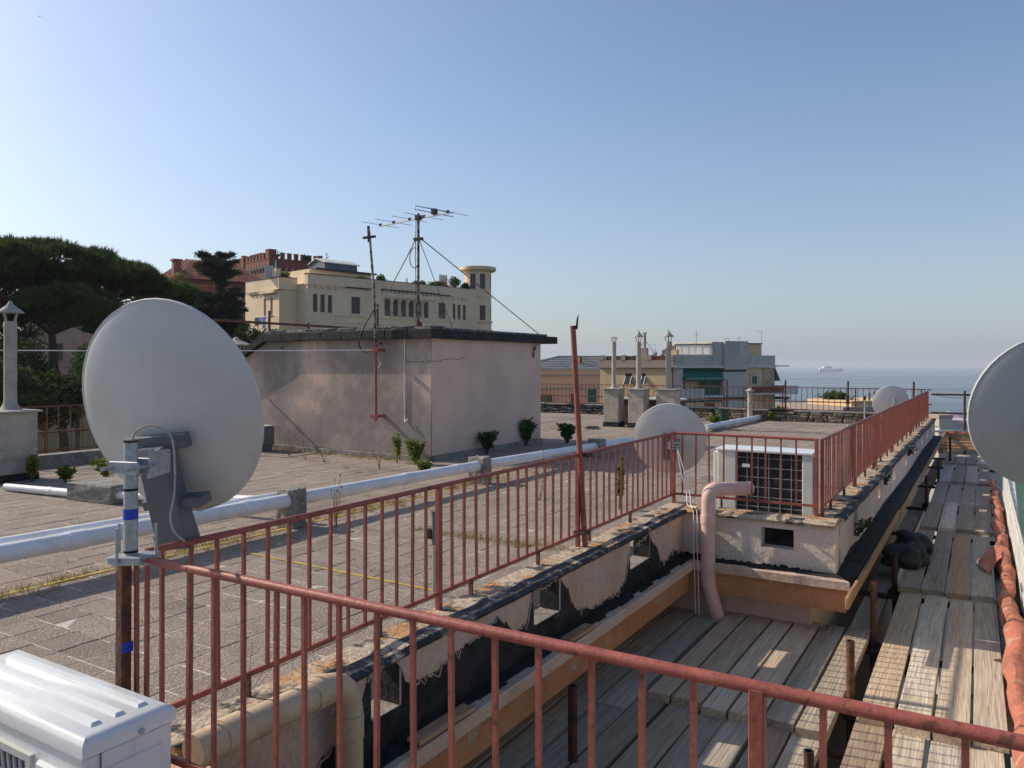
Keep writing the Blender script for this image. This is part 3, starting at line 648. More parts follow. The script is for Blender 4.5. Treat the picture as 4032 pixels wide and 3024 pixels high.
def block(c, sx, sy, h, label, rz=.0):
    b = MB(); n = 3
    b.box(-sx/2, sx/2, -sy/2, sy/2, 0, h); o = b.build('concrete_block', M['conc'], bevel=.012)
    bm = bmesh.new(); bm.from_mesh(o.data); bmesh.ops.subdivide_edges(bm, edges=[e for e in bm.edges if e.calc_length() > .08], cuts=3, use_grid_fill=True)
    for v in bm.verts:
        if v.co.z > .02: v.co += Vector((random.uniform(-1,1), random.uniform(-1,1), random.uniform(-1,1)))*.007
    bm.to_mesh(o.data); bm.free(); o.location = c; o.rotation_euler = (0,0,rz); return tag(o, label, 'concrete block')
block((-5.97,5.53,-.003), .24,.19,.40, 'first concrete block holding the pipe beside the big satellite dish')
block((-5.92,8.92,-.003), .26,.2,.37, 'concrete block holding the pipe in front of the stair housing')
block((-5.83,12.56,-.003), .27,.2,.32, 'concrete block holding the pipe behind the tall broken pole')
block((-9.13,5.52,-.003), .80,.56,.215, 'wide low concrete slab behind the mast of the big dish', .1)
# cream downpipe on the near parapet
cr_ = [(-2.045,1.50,.47)] + elbow((-2.04,2.16,.46), (0,1,0), (0.05,0.1,-1), .11) + [(-2.03,2.17,-.5)]
pvc('downpipe', 'cream painted pipe bending down over the ledge behind the near railing', cr_, .052, M['cream'], [((-2.045,1.60,.47),(-2.044,1.68,.469)),((-2.04,1.98,.462),(-2.04,2.06,.461)),((-2.033,2.167,.33),(-2.033,2.168,.24))])
pk = [(-1.66,6.62,.60)] + elbow((-1.875,6.17,.635), (-.2,-.42,.03), (0,0,-1), .10) + elbow((-1.875,6.17,-.12), (0,0,-1), (.25,.1,-1), .08) + [(-1.80,6.20,-.42)]
pvc('downpipe', 'pink painted pipe bending over the short cream parapet', pk, .058, M['pinkpipe'], [((-1.875,6.17,.43),(-1.875,6.17,.36))])
# ------------------------------------------------------------------ stair housing
HX, HY0, HY1, HXL = -7.95, 10.47, 14.3, -11.95
t = thing('stair_housing', 'pink rendered stair housing with black slab roof on the tiled terrace', 'roof housing', (-9.9,12.4,0))
MB().box(HX-.03,HX-.0005,HY0+.031,HY1,.09,2.11).build('shaded_wall', M['pink'], t)
lw = MB().prism([(HX,HY0,.09),(HX,HY0,2.11),(HXL,HY0,2.11),(-12.75,HY0,1.72),(-13.6,HY0,1.3),(-13.6,HY0,.09)][::-1], (0,.03,0)); lw.build('stained_wall', M['pinkdirty'], t)
MB().prism([(HX-.03,HY0+.03,0),(HX-.03,HY0+.03,2.10),(HXL,HY0+.03,2.10),(-13.6,HY0+.03,1.28),(-13.6,HY0+.03,0)][::-1], (0,HY1-HY0-.03,0)).build('core', M['pink'], t)
k = 0
for (a, b, ax) in ((-13.6,HX-.02,0),(HY0+.02,HY1,1)):
    u = a
    while u < b-.05:
        e = min(b, u+random.uniform(.7,1.1)); pz = random.uniform(.075,.09)
        if ax == 0: MB().box(u+.004,e-.004,HY0-.06,HY0-.001,-.005,pz).build('plinth_slab', M['conc'], t, bevel=.006)
        else: MB().box(HX+.001,HX+.06,u+.004,e-.004,-.005,pz).build('plinth_slab', M['conc'], t, bevel=.006)
        u = e
M['slab'] = mat('bituminous_slab', (.020,.020,.021), .85, c2=(.034,.033,.032), s2=4, c3=(.22,.20,.18), s3=11, lo3=.66, hi3=.74, fine=.4, bump=.6)
M['slabtop'] = mat('cracked_screed', (.28,.26,.23), .9, c2=(.10,.095,.09), s2=8, fine=.4, bump=.8)
# roof slab edge in short blocks
def slab_blocks(p0, p1, n, w, z0, z1, inward):
    p0, p1, inward = Vector(p0), Vector(p1), Vector(inward)
    for i in range(n):
        a = p0.lerp(p1, i/n) ; b = p0.lerp(p1, (i+1)/n); d = (b-a).normalized()*.004; jz = random.uniform(-.004,.004)
        MB().prism([a+d+Vector((0,0,z0+jz)), b-d+Vector((0,0,z0+jz)), b-d+inward*w+Vector((0,0,z0+jz)), a+d+inward*w+Vector((0,0,z0+jz))], (0,0,z1-z0)).build('slab_block', M['slab'], t, bevel=.006)
slab_blocks((HXL,HY0-.14,0),(HX+.12,HY0-.14,0), 8, .34, 2.095, 2.245, (0,1,0))
slab_blocks((HX+.12,HY0+.21,0),(HX+.12,HY1+.55,0), 7, .40, 2.095, 2.245, (-1,0,0))
for i in range(3):
    a = Vector((HXL-.005,HY0-.14,2.095)).lerp(Vector((-13.7,HY0-.14,1.25)), i/3); b = Vector((HXL-.005,HY0-.14,2.095)).lerp(Vector((-13.7,HY0-.14,1.25)), (i+1)/3)
    MB().prism([a, b, b+Vector((0,0,.13)), a+Vector((0,0,.15))], (0,.34,0)).build('slab_block', M['slab'], t)
sc_ = MB(); 
sc_.prism([(HXL-.1,HY0-.03,2.247),(HX+.03,HY0-.03,2.247),(HX+.03,HY1+.25,2.247),(HXL-.1,HY1+.25,2.247)], (0,0,.045)); sc_.build('screed', M['slabtop'], t, bevel=.01)
for i in range(9):
    MB().box(HXL+.1+i*.45,HXL+.48+i*.45,HY0-.06+random.uniform(0,.05),HY0+.3,2.29,2.31+random.uniform(0,.012)).build('loose_flake', M['slabtop'], t, bevel=.004)
# crack line and small fixings
cp = [(HX+.0025,HY0-.002+.0,1.70)]
crk = MB(); z = 1.70; pts = []
for i in range(16): pts.append((HX-.55+i*.035 if i < 16 else 0, HY0-.003, 1.70+.03*math.sin(i*1.3)*.4+random.uniform(-.012,.012)))
crk.tube(pts, .0035, 4); pts = []
for i in range(18): pts.append((HX+.003, HY0+i*.06, 1.70+.004*i+random.uniform(-.018,.018)))
crk.tube(pts, .0035, 4); crk.build('crack', M['black'], t)
for (x, z) in ((-9.05,2.02),(-11.55,1.98)): MB().lathe([(.001,0),(.03,.008),(.022,.03),(.001,.04)], (x,HY0-.015,z-.02), 8).build('rust_boss', M['rust'], t)
MB().tube([(HX+.03,HY1-.32,2.02),(HX+.05,HY1-.32,1.97),(HX+.02,HY1-.35,1.94)], .02, 6).build('hook', M['rustd'], t)
MB().tube([(HX+.03,HY1-.36+.03*math.cos(a*.7),1.85+.06*math.sin(a*.7)) for a in range(10)], .01, 6).build('ring', M['rustd'], t)
# the wall mast with bracket, and the aerial on the slab
t = thing('wall_mast', 'rusty mast on red brackets fixed to the stained wall of the stair housing', 'mast', (-9.0,10.2,.66))
wy = HY0-.21
MB().tube([(-8.99,wy,.66),(-9.0,wy,2.02)], .024, 10).build('red_pole', M['red'], t, smooth=True)
M['mast'] = mat('flaking_mast', (.30,.26,.23), .8, c2=(.09,.045,.032), s2=11, lo=.44, hi=.56, fine=.3)
MB().tube([(-9.0,wy,2.0),(-9.03,wy,2.9),(-9.13,wy,3.85),(-9.16,wy,4.05)], .0215, 10).build('upper_pole', M['mast'], t, smooth=True)
MB().cyl((-9.15,wy,3.80),(-9.165,wy,4.08),.025,n=10).build('dark_tip', M['rustd'], t, smooth=True)
MB().bar((-9.24,wy-.05,3.87),(-9.02,wy+.02,3.89),.05,.035).build('clamp', M['rustd'], t)
for z in (1.90,.74):
    MB().bar((-9.07,wy-.03,z),(-8.98,HY0+.01,z),.05,.05).build('bracket', M['red'], t)
    MB().bar((-9.08,wy-.03,z),(-8.92,wy-.03,z),.045,.05).build('strap', M['red'], t)
MB().tube(smooth_path([(-9.0,wy-.03,2.62),(-9.25,wy-.06,2.25),(-9.33,wy-.06,2.0),(-9.2,wy-.05,1.87),(-9.04,wy-.03,1.90)]), .012, 6).build('cable', M['black'], t, smooth=True)
MB().tube([(-8.97,wy,1.78),(-8.93,wy+.05,1.66),(-8.97,wy+.02,1.58)], .006, 5).build('loose_wire', M['white'], t)
ax, ay = site(-.1217, 12.85)
t = thing('tv_aerial', 'television aerial with seven thin elements on a rusty pole on the slab roof', 'aerial', (ax,ay,2.29))
MB().tube([(ax,ay,2.29),(ax,ay,4.17)], .021, 10).build('pole', M['mast'], t, smooth=True)
MB().cyl((ax,ay,2.29),(ax,ay,2.36),.07,.05,n=10).build('base', M['rustd'], t)
b0 = Vector((*site(-.1709,13.57),4.09)); b1 = Vector((*site(-.0818,12.38),4.09)); bd = (b1-b0).normalized(); pe = Vector((-bd.y,bd.x,0))
MB().bar(b0,b1,.025,.025).build('boom', M['galv'], t)
MB().box(ax-.045,ax+.045,ay-.04,ay+.04,4.06,4.14).build('mast_clamp', M['black'], t)
MB().box(ax-.08,ax+.08,ay-.035,ay+.035,3.72,3.765).build('guy_collar', M['black'], t)
for i, (u, hl) in enumerate(((.0,.40),(.21,.40),(.45,.40),(.655,.42),(.985,.46))):
    c = b0.lerp(b1,u) + Vector((0,0,.02)); MB().tube([c-pe*hl, c+pe*hl], .005, 6).build('element', M['galv'], t); MB().box(c.x-.02,c.x+.02,c.y-.02,c.y+.02,c.z-.02,c.z+.02).build('element_clip', M['black'], t)
c = b0.lerp(b1,.80)+Vector((0,0,.04)); fd = []
for s_, z in ((-.42,0),(.42,0),(.42,.06),(-.42,.06),(-.42,0)): fd.append(c+pe*s_+Vector((0,0,z)))
MB().tube(fd, .008, 6).build('folded_dipole', M['galv'], t); MB().box(c.x-.04,c.x+.04,c.y-.04,c.y+.04,c.z-.02,c.z+.07).build('junction_box', M['black'], t)
MB().tube([(ax-.03,ay-.02,4.1),(ax-.045,ay-.02,3.6),(ax-.035,ay-.02,2.9),(ax-.035,ay-.02,2.33)], .007, 5).build('coax', M['black'], t)
lp = [(ax-.06-.11*math.sin(a)*.9, ay-.03, 3.45-.02+.17*math.cos(a)) for a in np.linspace(-.4,2*math.pi-.8,20)]
MB().tube(lp, .008, 5).build('cable_loop', M['dkgrey'], t)
M['wire'] = mat('wire_rope', (.13,.13,.13), .6, fine=.1)
def wire(label, pts, r=.008, m=None, sag=.0, name='guy_wire', cat='wire'):
    a, b = Vector(pts[0]), Vector(pts[-1]); 
    if len(pts) == 2: pts = [a.lerp(b, i/16) - Vector((0,0,sag*4*(i/16)*(1-i/16))) for i in range(17)]
    return tag(MB().tube(smooth_path(pts) if len(pts) < 12 and name != 'guy_wire' else pts, r, 6).build(name, m or M['wire']), label, cat)
wire('guy wire from the aerial pole down to the wall mast', [(ax-.06,ay,3.74),(-9.02,wy,2.55)], .009, sag=.05)
wire('guy wire from the aerial pole down to the hook on the shaded wall', [(ax+.06,ay,3.74),(HX+.10,HY1-.2,2.26),(HX+.05,HY1-.32,2.0)], .009)
wire('thin back stay of the aerial pole to the slab roof', [(ax+.01,ay+.02,3.72),(ax+.05,ay+.9,2.3)], .006)
wire('pale line strung from the stair housing towards the pines', [(-9.02,wy-.02,1.90),(-16.9,2.6,1.92)], .007, M['white'], sag=.04, name='washing_line', cat='line')
tag(MB().cyl((-16.9,2.6,-17),(-16.9,2.6,2.3),.05,n=8).build('line_post', M['rustd']), 'dark post outside the frame that holds the pale line', 'post')
wire('pale cable hanging down the stained wall of the stair housing', [(-8.51,HY0-.012,2.09),(-8.515,HY0-.015,1.2),(-8.51,HY0-.015,.70),(-8.48,HY0-.05,.66),(-8.44,HY0-.02,.70)], .010, M['white'], name='hanging_cable', cat='cable')

# ------------------------------------------------------------------ flues and rendered pillars
M['flue'] = mat('fibre_cement_flue', (.40,.36,.31), .85, c2=(.33,.30,.26), s2=6, fine=.15, bump=.2)
M['pillar'] = mat('pillar_render', (.44,.385,.325), .9, c2=(.33,.29,.25), s2=4, c3=(.50,.45,.39), s3=16, fine=.2, bump=.7, bs=22)
def flue(x, y, sx, sy, hp, top, r, cap, label, basey=.12, grp=None, off=(0,0)):
    t = thing('flue_pillar', label, 'chimney', (x,y,0), grp)
    b = MB().box(x-sx/2,x+sx/2,y-sy/2,y+sy/2,basey,hp); b.build('pillar', M['pillar'], t, bevel=.008)
    MB().box(x-sx/2-.012,x+sx/2+.012,y-sy/2-.012,y+sy/2+.012,-.01,basey-.001).jit(.006).build('bitumen_foot', M['bit'], t)
    MB().box(x-sx/2-.05,x+sx/2+.05,y-sy/2-.05,y+sy/2+.05,hp+.001,hp+.028).build('cover_slab', M['flue'], t, bevel=.005); x += off[0]; y += off[1]
    MB().lathe([(r*1.9,.028),(r*1.5,.05),(r*1.08,.12),(r,.16)], (x,y,hp), 16).build('collar', M['flue'], t, smooth=True)
    MB().lathe([(r,0),(r,top-hp-.12)], (x,y,hp+.12), 16).build('flue_pipe', M['flue'], t, smooth=True)
    if cap == 'flat':
        MB().lathe([(r*1.05,-.13),(r*1.12,-.10),(r*1.12,-.04),(r*.9,0)], (x,y,top), 16).build('ring', M['flue'], t, smooth=True)
        for a in range(4): MB().bar((x+r*.8*math.cos(a*1.57+.4),y+r*.8*math.sin(a*1.57+.4),top-.01),(x+r*1.1*math.cos(a*1.57+.4),y+r*1.1*math.sin(a*1.57+.4),top+.10),.02,.02).build('cap_stay', M['flue'], t)
        MB().lathe([(r*1.7,0),(r*1.6,.02),(.01,.035)], (x,y,top+.095), 16).build('cap', M['flue'], t, smooth=True)
    else:
        w_ = 1.45 if cap == 'wide' else 1.1
        MB().lathe([(r*1.02,-.22 if cap == 'wide' else -.10),(r*1.18*w_*.85,-.2 if cap == 'wide' else -.07),(r*1.18*w_*.8,-.03),(r*.95*w_*.8,.0)], (x,y,top), 16).build('ring', M['flue'], t, smooth=True)
        for a in range(4): MB().bar((x+r*.85*math.cos(a*1.57+.4),y+r*.85*math.sin(a*1.57+.4),top-.01),(x+r*1.35*math.cos(a*1.57+.4),y+r*1.35*math.sin(a*1.57+.4),top+.135),.024,.02).build('cap_stay', M['flue'], t)
        MB().lathe([(r*2.1,0),(r*2.05,.015),(r*1.2,.07),(r*.5,.12),(r*.3,.16),(.01,.175)], (x,y,top+.125), 16).build('cap', M['flue'], t, smooth=True)
    return t
flue(-8.30,18.95,.42,.40,.99,2.25,.058,'flat','slender flue with flat cap on the rendered pillar nearest the stair housing')
flue(-7.60,18.95,.43,.40,.99,2.24,.060,'hat','slender flue with pagoda cap on the middle rendered pillar')
flue(-6.86,19.15,.50,.45,.99,2.24,.068,'wide','flue with wide collar and pagoda cap on the pillar behind the middle dish')
flue(-11.97,5.60,.74,.70,.965,2.27,.083,'hat','single flue with pagoda cap on the wide pillar beside the pines', basey=.10, off=(-.02,.17))
fx, fy = site(-.3586, 16.3)
flue(fx,fy,.5,.5,1.30,1.93,.15,'hat','stout flue with pointed metal hat behind the stair housing')
# wooden slatted planter behind the pillars
t = thing('slatted_planter', 'dark slatted wooden planter with pale top behind the rendered pillars', 'planter', (-7.6,19.6,0))
for i in range(16): MB().box(-8.35+i*.105,-8.35+i*.105+.085,19.5,19.52,.02,.70).build('slat', M['darkwood'], t)
MB().box(-8.36,-6.68,19.52,19.95,-.01,.69).build('box', M['darkwood'], t); MB().box(-8.40,-6.64,19.47,19.99,.701,.745).build('top_board', M['whiteb'], t)
t = thing('flat_stone', 'flat pale stones lying in front of the first rendered pillar', 'stones', (-8.45,17.9,0))
MB().lathe([(.17,0),(.18,.04),(.15,.055)], (-8.45,17.95,-.003), 9).jit(.01,.002).build('stone', M['conc'], t); MB().lathe([(.2,0),(.19,.035)], (-8.50,17.92,.05), 8).jit(.012,.002).build('stone', M['conc'], t)
# small terracotta vent and thin poles at the far edge
vx, vy = -5.75, 23.05
t = thing('vent_pot', 'small pale clay vent pot standing at the rubble wall', 'vent', (vx,vy,0))
MB().lathe([(.10,0),(.085,.15),(.072,.5),(.08,.53),(.07,.56),(.075,.75),(.09,.80),(.07,.84)], (vx,vy,0), 14).build('pot', M['flue'], t, smooth=True)
MB().lathe([(.13,.86),(.12,.88),(.07,.92),(.01,.96)], (vx,vy,0), 14).build('hat', M['flue'], t, smooth=True); MB().cyl((vx,vy,.82),(vx,vy,.88),.05,n=8).build('neck', M['flue'], t)
px_, py_ = site(.4583, 16.6)
t = thing('antenna_stub', 'thin grey pole with a black head beside the far dish', 'pole', (px_,py_,0))
MB().cyl((px_,py_,-.01),(px_,py_,.92),.016,n=8).build('pole', M['galv'], t, smooth=True); MB().lathe([(.02,0),(.035,.02),(.03,.07),(.015,.09)], (px_,py_,.88), 8).build('head', M['black'], t)
px_, py_ = -3.33, 4.42
t = thing('roof_probe', 'short grey rod with a black sensor behind the railing', 'sensor', (px_,py_,0))
MB().cyl((px_,py_,-.01),(px_,py_,.40),.010,n=8).build('rod', M['galv'], t, smooth=True); MB().cyl((px_,py_,.36),(px_,py_,.56),.016,n=8).build('sensor', M['dkgrey'], t, smooth=True)
MB().cyl((px_,py_,.56),(px_,py_,.60),.022,n=8).build('cap', M['dkgrey'], t); MB().box(px_-.05,px_-.012,py_-.02,py_+.02,.40,.47).build('junction_box', M['black'], t)

# ------------------------------------------------------------------ satellite dishes
def dish(c, w_, h_, label, m, roll=0.0, depth=.062, hub=True, group=None, az=rad(-18.2), el=rad(13), back=None, armlen=1.0):
    """reflector centre c; looks along heading az from +Y (clockwise), elevation el"""
    n = Vector((math.sin(az)*math.cos(el), math.cos(az)*math.cos(el), math.sin(el)))
    right = Vector((math.cos(az), -math.sin(az), 0)); up = right.cross(n).normalized()
    Rm = Matrix((right, up, n)).transposed().to_4x4(); Mx = Matrix.Translation(c) @ Rm @ Matrix.Rotation(roll, 4, 'Z')
    t = thing('satellite_dish', label, 'satellite dish', tuple(c), group)
    b = MB(); N_ = 48; prof = []
    for i in range(11):
        r = .5*i/10*.965; prof.append((r, -depth*(1-(2*r)**2/.93)-.012))
    # thin shell: back skin, rolled rim, front skin
    prof = [(r, z) for r, z in prof if r < .46] + [(.466,-.0155),(.479,-.0115)]
    ringv = [prof_ for prof_ in prof] + [(.485,-.008),(.497,-.008),(.50,.003),(.492,.010),(.482,.008)] + [(r, z+.006) for r, z in prof[::-1]]
    vs = []
    for r, z in ringv:
        r = max(r, .0005)
        for k in range(N_): a = 2*math.pi*k/N_; vs.append((r*w_*math.cos(a), r*h_*math.sin(a), z))
    fs = [(i*N_+k, i*N_+(k+1) % N_, (i+1)*N_+(k+1) % N_, (i+1)*N_+k)[::-1] for i in range(len(ringv)-1) for k in range(N_)]
    b.add(vs, fs).xf(Mx); b.build('reflector', m, t, smooth=True)
    return t, Mx, n
c1 = Vector((*site(-.4428, 2.66), 1.50))
t, Mx, nn = dish(c1, .70, .765, 'large white satellite dish on the galvanised mast at the railing corner', M['dish'], roll=rad(6))
def DL(x, y, z): return Mx @ Vector((x, y, z))
bk = mat('bracket_plastic', (.115,.125,.145), .5, fine=.08)
def dbox(name, x0, x1, y0, y1, z0, z1, m, taper=1.0, bev=.004):
    b = MB().box(x0,x1,y0,y1,z0,z1); b.v = [((p[0]-(x0+x1)/2)*(taper if p[1] < (y0+y1)/2 else 1)+(x0+x1)/2, p[1], p[2]) for p in b.v]
    return b.xf(Mx).build(name, m, t, bevel=bev)
dbox('bracket_spine', -.055,.045,-.42,-.10,-.155,-.085, bk, 1.25)
dbox('bracket_top', -.12,.12,-.115,-.065,-.118,-.088, bk)
dbox('bracket_foot', -.10,.13,-.32,-.285,-.135,-.07, bk)
dbox('arm_housing', -.072,.052,-.455,-.40,-.158,-.075, bk)
ar = MB().bar(DL(0,-.37,.0), DL(0,-.30,.40), .035, .03); ar.build('feed_arm', M['galv'], t)
MB().tube([DL(0,-.31,.37), DL(0,-.24,.44)], .03, 10).build('feed_horn', M['dish'], t)
mx, my = site(-.4955, 2.37)
t2 = thing('dish_mast', 'galvanised mast bolted on a rusty red post at the railing corner', 'mast', (mx-.03,my,0))
MB().cyl((mx,my,1.045),(mx,my,1.41),.0205,n=18).build('tube', M['galv'], t2, smooth=True)
MB().cyl((mx,my,1.4105),(mx,my,1.416),.0215,n=18).build('end_cap', M['black'], t2)
MB().bar((mx-.045,my-.02,1.05),(mx+.055,my+.05,1.05),.07,.03).build('foot_plate', M['galv'], t2, bevel=.003)
MB().bar((mx-.03,my-.05,1.055),(mx+.06,my-.0,1.055),.03,.022).build('clamp_plate', M['galv'], t2, bevel=.003)
for dx, dy in ((-.052,-.005),(.045,.055),(.012,-.052)): MB().cyl((mx+dx,my+dy,1.03),(mx+dx,my+dy,1.155),.0045,n=8).build('threaded_rod', M['galv'], t2)
MB().bar((mx-.03,my-.01,-.01),(mx-.035,my+.0,1.035),.034,.034,up=(0,1,0)).build('post', M['rust'], t2, bevel=.003)
for z, r, m_ in ((1.19,.0215,M['blue']),(1.265,.0212,M['black']),(1.075,.0212,M['black'])): MB().cyl((mx,my,z-(.016 if m_ is M['blue'] else .004)),(mx,my,z+(.016 if m_ is M['blue'] else .004)),r,n=18).build('tape_band', m_, t2, smooth=True)
MB().bar((mx-.034,my,.76),(mx-.034,my,.79),.037,.037,up=(0,1,0)).build('tape_band', M['blue'], t2)
# U-clamp and tilt bracket joining mast and dish
t = t2
vd = (Vector((*site(-.436,2.58),1.335)) - Vector((mx,my,1.335))).normalized(); sd = Vector((vd.y,-vd.x,0)).normalized()
q0 = Vector((mx,my,1.335))
MB().bar(q0-sd*.05-vd*.028+Vector((0,0,.0)), q0+sd*.05-vd*.028, .012, .038).build('u_clamp', M['galv'], t2, bevel=.002)
MB().bar(q0-sd*.045+vd*.026, q0+sd*.05+vd*.026, .012, .05).build('clamp_plate', M['galv'], t2, bevel=.002)
for s_ in (-.04,.04): MB().cyl(q0+sd*s_-vd*.075, q0+sd*s_+vd*.06, .006,n=8).build('clamp_bolt', M['galv'], t2)
MB().prism([q0+sd*.03+vd*.03+Vector((0,0,-.042)), q0+sd*.03+vd*.14+Vector((0,0,-.035)), q0+sd*.03+vd*.14+Vector((0,0,.04)), q0+sd*.03+vd*.03+Vector((0,0,.045))], sd*.004).build('tilt_plate', M['galv'], t2)
MB().prism([q0-sd*.03+vd*.03+Vector((0,0,-.042)), q0-sd*.03+vd*.14+Vector((0,0,-.035)), q0-sd*.03+vd*.14+Vector((0,0,.04)), q0-sd*.03+vd*.03+Vector((0,0,.045))], sd*.004).build('tilt_plate', M['galv'], t2)
def DL2(x, y, z): return Mx @ Vector((x, y, z))
cb = [(mx+.006,my,1.412),(mx+.015,my+.01,1.445),(mx+.06,my+.03,1.462),(mx+.105,my+.06,1.435),(mx+.115,my+.07,1.37),(mx+.115,my+.07,1.26),(mx+.095,my+.07,1.18),(mx+.10,my+.08,1.13),(mx+.125,my+.10,1.10)]
tag(MB().tube(smooth_path(cb), .0032, 8).build('dish_cable', M['flue'], smooth=True), 'pale cable looping from the mast top behind the large dish', 'cable')
# middle dish on the railing corner post
c2 = Vector((*site(.2052, 6.98), .975))
t, Mx, nn = dish(c2, .66, .665, 'round white satellite dish on the railing corner beside the air conditioner', M['dish'])
MB().bar(Vector((-2.27,6.5,.90)), Vector((-2.27,6.5,1.0)), .075,.05, up=(0,1,0)).build('mount', M['dkgrey'], t)
MB().prism([DL2(-.055,-.16,-.075),DL2(.055,-.16,-.075),DL2(.055,.10,-.085),DL2(-.055,.10,-.085)], nn*-.05).build('back_plate', M['dkgrey'], t)
for z in (.915,.965,.94): MB().bar((-2.32,6.465,z),(-2.21,6.475,z),.02,.012).build('clamp', M['galv'], t)
MB().bar(Vector((-2.28,6.52,.94)), DL2(0,-.03,-.09), .05,.07).build('neck', M['dkgrey'], t)
MB().bar(DL2(0,-.30,.0), DL2(0,-.24,.34), .03,.025).build('feed_arm', M['galv'], t)
for i, (o, lab) in enumerate(((0,'outer'),(.03,'inner'))):
    wire('pale %s cable hanging from the round middle dish over the parapet' % lab, [(-2.24,6.47,.93),(-2.2+o,6.44,.75),(-2.14+o,6.42,.55),(-2.09+o,6.30,.468),(-2.02+o,6.235,.44),(-1.99+o,6.15,.2),(-1.97+o,6.12,-.1),(-1.965+o,6.12,-.38)], .0038, M['white'], name='dish_cable', cat='cable')
# far dish beside the long railing
c3 = Vector((*site(.4922, 14.6), .93))
t, Mx, nn = dish(c3, .645, .66, 'small white satellite dish standing near the sea end of the long railing', M['dish'])
MB().cyl((c3.x+.07,c3.y-.13,-.01),(c3.x+.07,c3.y-.13,1.0),.022,n=10).build('mast', M['galv'], t, smooth=True); MB().bar((c3.x+.07,c3.y-.13,.9),DL2(0,0,-.09),.05,.06).build('neck', M['dkgrey'], t)
tag(MB().cyl((-1.075,8.1,.58),(-1.075,8.1,1.065),.017,n=10).build('galvanised_tube', M['galv'], smooth=True), 'short galvanised tube strapped to the long red railing', 'tube')
# right dish close to the green sheet
c4 = Vector((*site(.706, 3.62), 1.425))
t, Mx, nn = dish(c4, .755, .765, 'grey satellite dish cut by the frame edge above the walkway', M['dishgrey'], az=rad(-20))
MB().cyl((c4.x+.12,c4.y-.22,-.40),(c4.x+.12,c4.y-.22,1.5),.024,n=12).build('mast', M['galv'], t, smooth=True); MB().bar((c4.x+.12,c4.y-.22,1.36),DL2(0,0,-.08),.05,.08).build('neck', M['dkgrey'], t)

# ------------------------------------------------------------------ air conditioners
t = thing('air_conditioner', 'white air conditioner with ribbed top in front of the railing corner', 'air conditioner', (-2.35,1.22,0))
x0, x1, y0, y1, zt_ = -2.76, -1.935, 1.10, 1.365, .70
MB().box(x0+.006,x1-.006,y0+.006,y1-.006,.14,zt_-.05).build('cabinet', M['ac'], t, bevel=.008)
# lid with bevelled rim and three pressed ribs
lid = MB(); e = .022
lid.add([(x0,y0,zt_-.052),(x1,y0,zt_-.052),(x1,y1,zt_-.052),(x0,y1,zt_-.052),(x0,y0,zt_-.022),(x1,y0,zt_-.022),(x1,y1,zt_-.022),(x0,y1,zt_-.022),
   (x0+.004,y0+.004,zt_-.014),(x1-.004,y0+.004,zt_-.014),(x1-.004,y1-.004,zt_-.014),(x0+.004,y1-.004,zt_-.014),(x0+e,y0+e,zt_-.002),(x1-e,y0+e,zt_-.002),(x1-e,y1-e,zt_-.002),(x0+e,y1-e,zt_-.002)],
   [(3,2,1,0)]+[(a+i,a+(i+1) % 4,a+4+(i+1) % 4,a+4+i) for a in (0,4,8) for i in range(4)]+[(12,13,14,15)])
lid.build('lid', M['ac'], t, smooth=True)
for k in range(3):
    yy = y0+.052+k*.066; rb = MB(); xa, xb = x0+.06, x1-.052
    rb.add([(xa,yy,zt_-.003),(xb,yy,zt_-.003),(xb,yy+.034,zt_-.003),(xa,yy+.034,zt_-.003),(xa+.008,yy+.007,zt_+.006),(xb-.009,yy+.007,zt_+.006),(xb-.009,yy+.027,zt_+.006),(xa+.008,yy+.027,zt_+.006)], [(0,1,5,4),(1,2,6,5),(2,3,7,6),(3,0,4,7),(4,5,6,7)])
    rb.build('lid_rib', M['ac'], t)
for (a, b_) in ((x0+.1,x0+.18),(x1-.18,x1-.1)): MB().box(a,b_,y0+.02,y1-.02,-.005,.141).build('foot', M['dkgrey'], t)
gx = x1-.46
M['acgrille'] = mat('grille_plastic', (.52,.51,.48), .5, fine=.08)
MB().holed(.40,.18,.60,.012,[(.02,.38,.2,.58)]).xf(Matrix.Translation((gx-.18,y0-.006,0))).build('grille_frame', M['acgrille'], t, bevel=.004)
MB().box(gx-.16,gx+.2,y0+.0035,y0+.0055,.2,.58).build('grille_back', M['dkgrey'], t)
for k in range(12):
    a = k/11
    MB().tube([(gx-.155+.35*a+.02*math.sin(q*3.1), y0-.002, .205+.37*q) for q in np.linspace(0,1,7)], .0045, 5).build('grille_blade', M['acgrille'], t)
for k in range(4): MB().bar((gx-.16,y0-.001,.26+k*.085),(gx+.2,y0-.001,.24+k*.095),.006,.006).build('grille_ring', M['acgrille'], t)
MB().box(x1-.205,x1-.05,y0-.012,y0+.007,.30,.60).build('badge_plate', M['ac'], t, bevel=.007)
cu = bpy.data.curves.new('badge_text', 'FONT'); cu.body = 'del'; cu.size = .085; cu.extrude = .003
to = bpy.data.objects.new('badge_lettering', cu); COL.objects.link(to); me_ = None
dg = bpy.context.evaluated_depsgraph_get(); me_ = bpy.data.meshes.new_from_object(to.evaluated_get(dg)); bpy.data.objects.remove(to)
me_.materials.clear(); me_.materials.append(mat('badge_silver', (.66,.66,.65), .3, .2, fine=0)); to = bpy.data.objects.new('lettering', me_); COL.objects.link(to); to.parent = t
to.location = (x1-.195+2.35, y0-.0125-1.22, .485); to.rotation_euler = (rad(90),0,0)
MB().box(x1-.0065,x1-.002,y0+.06,y1-.04,.30,.60).build('side_panel', M['ac'], t, bevel=.002)
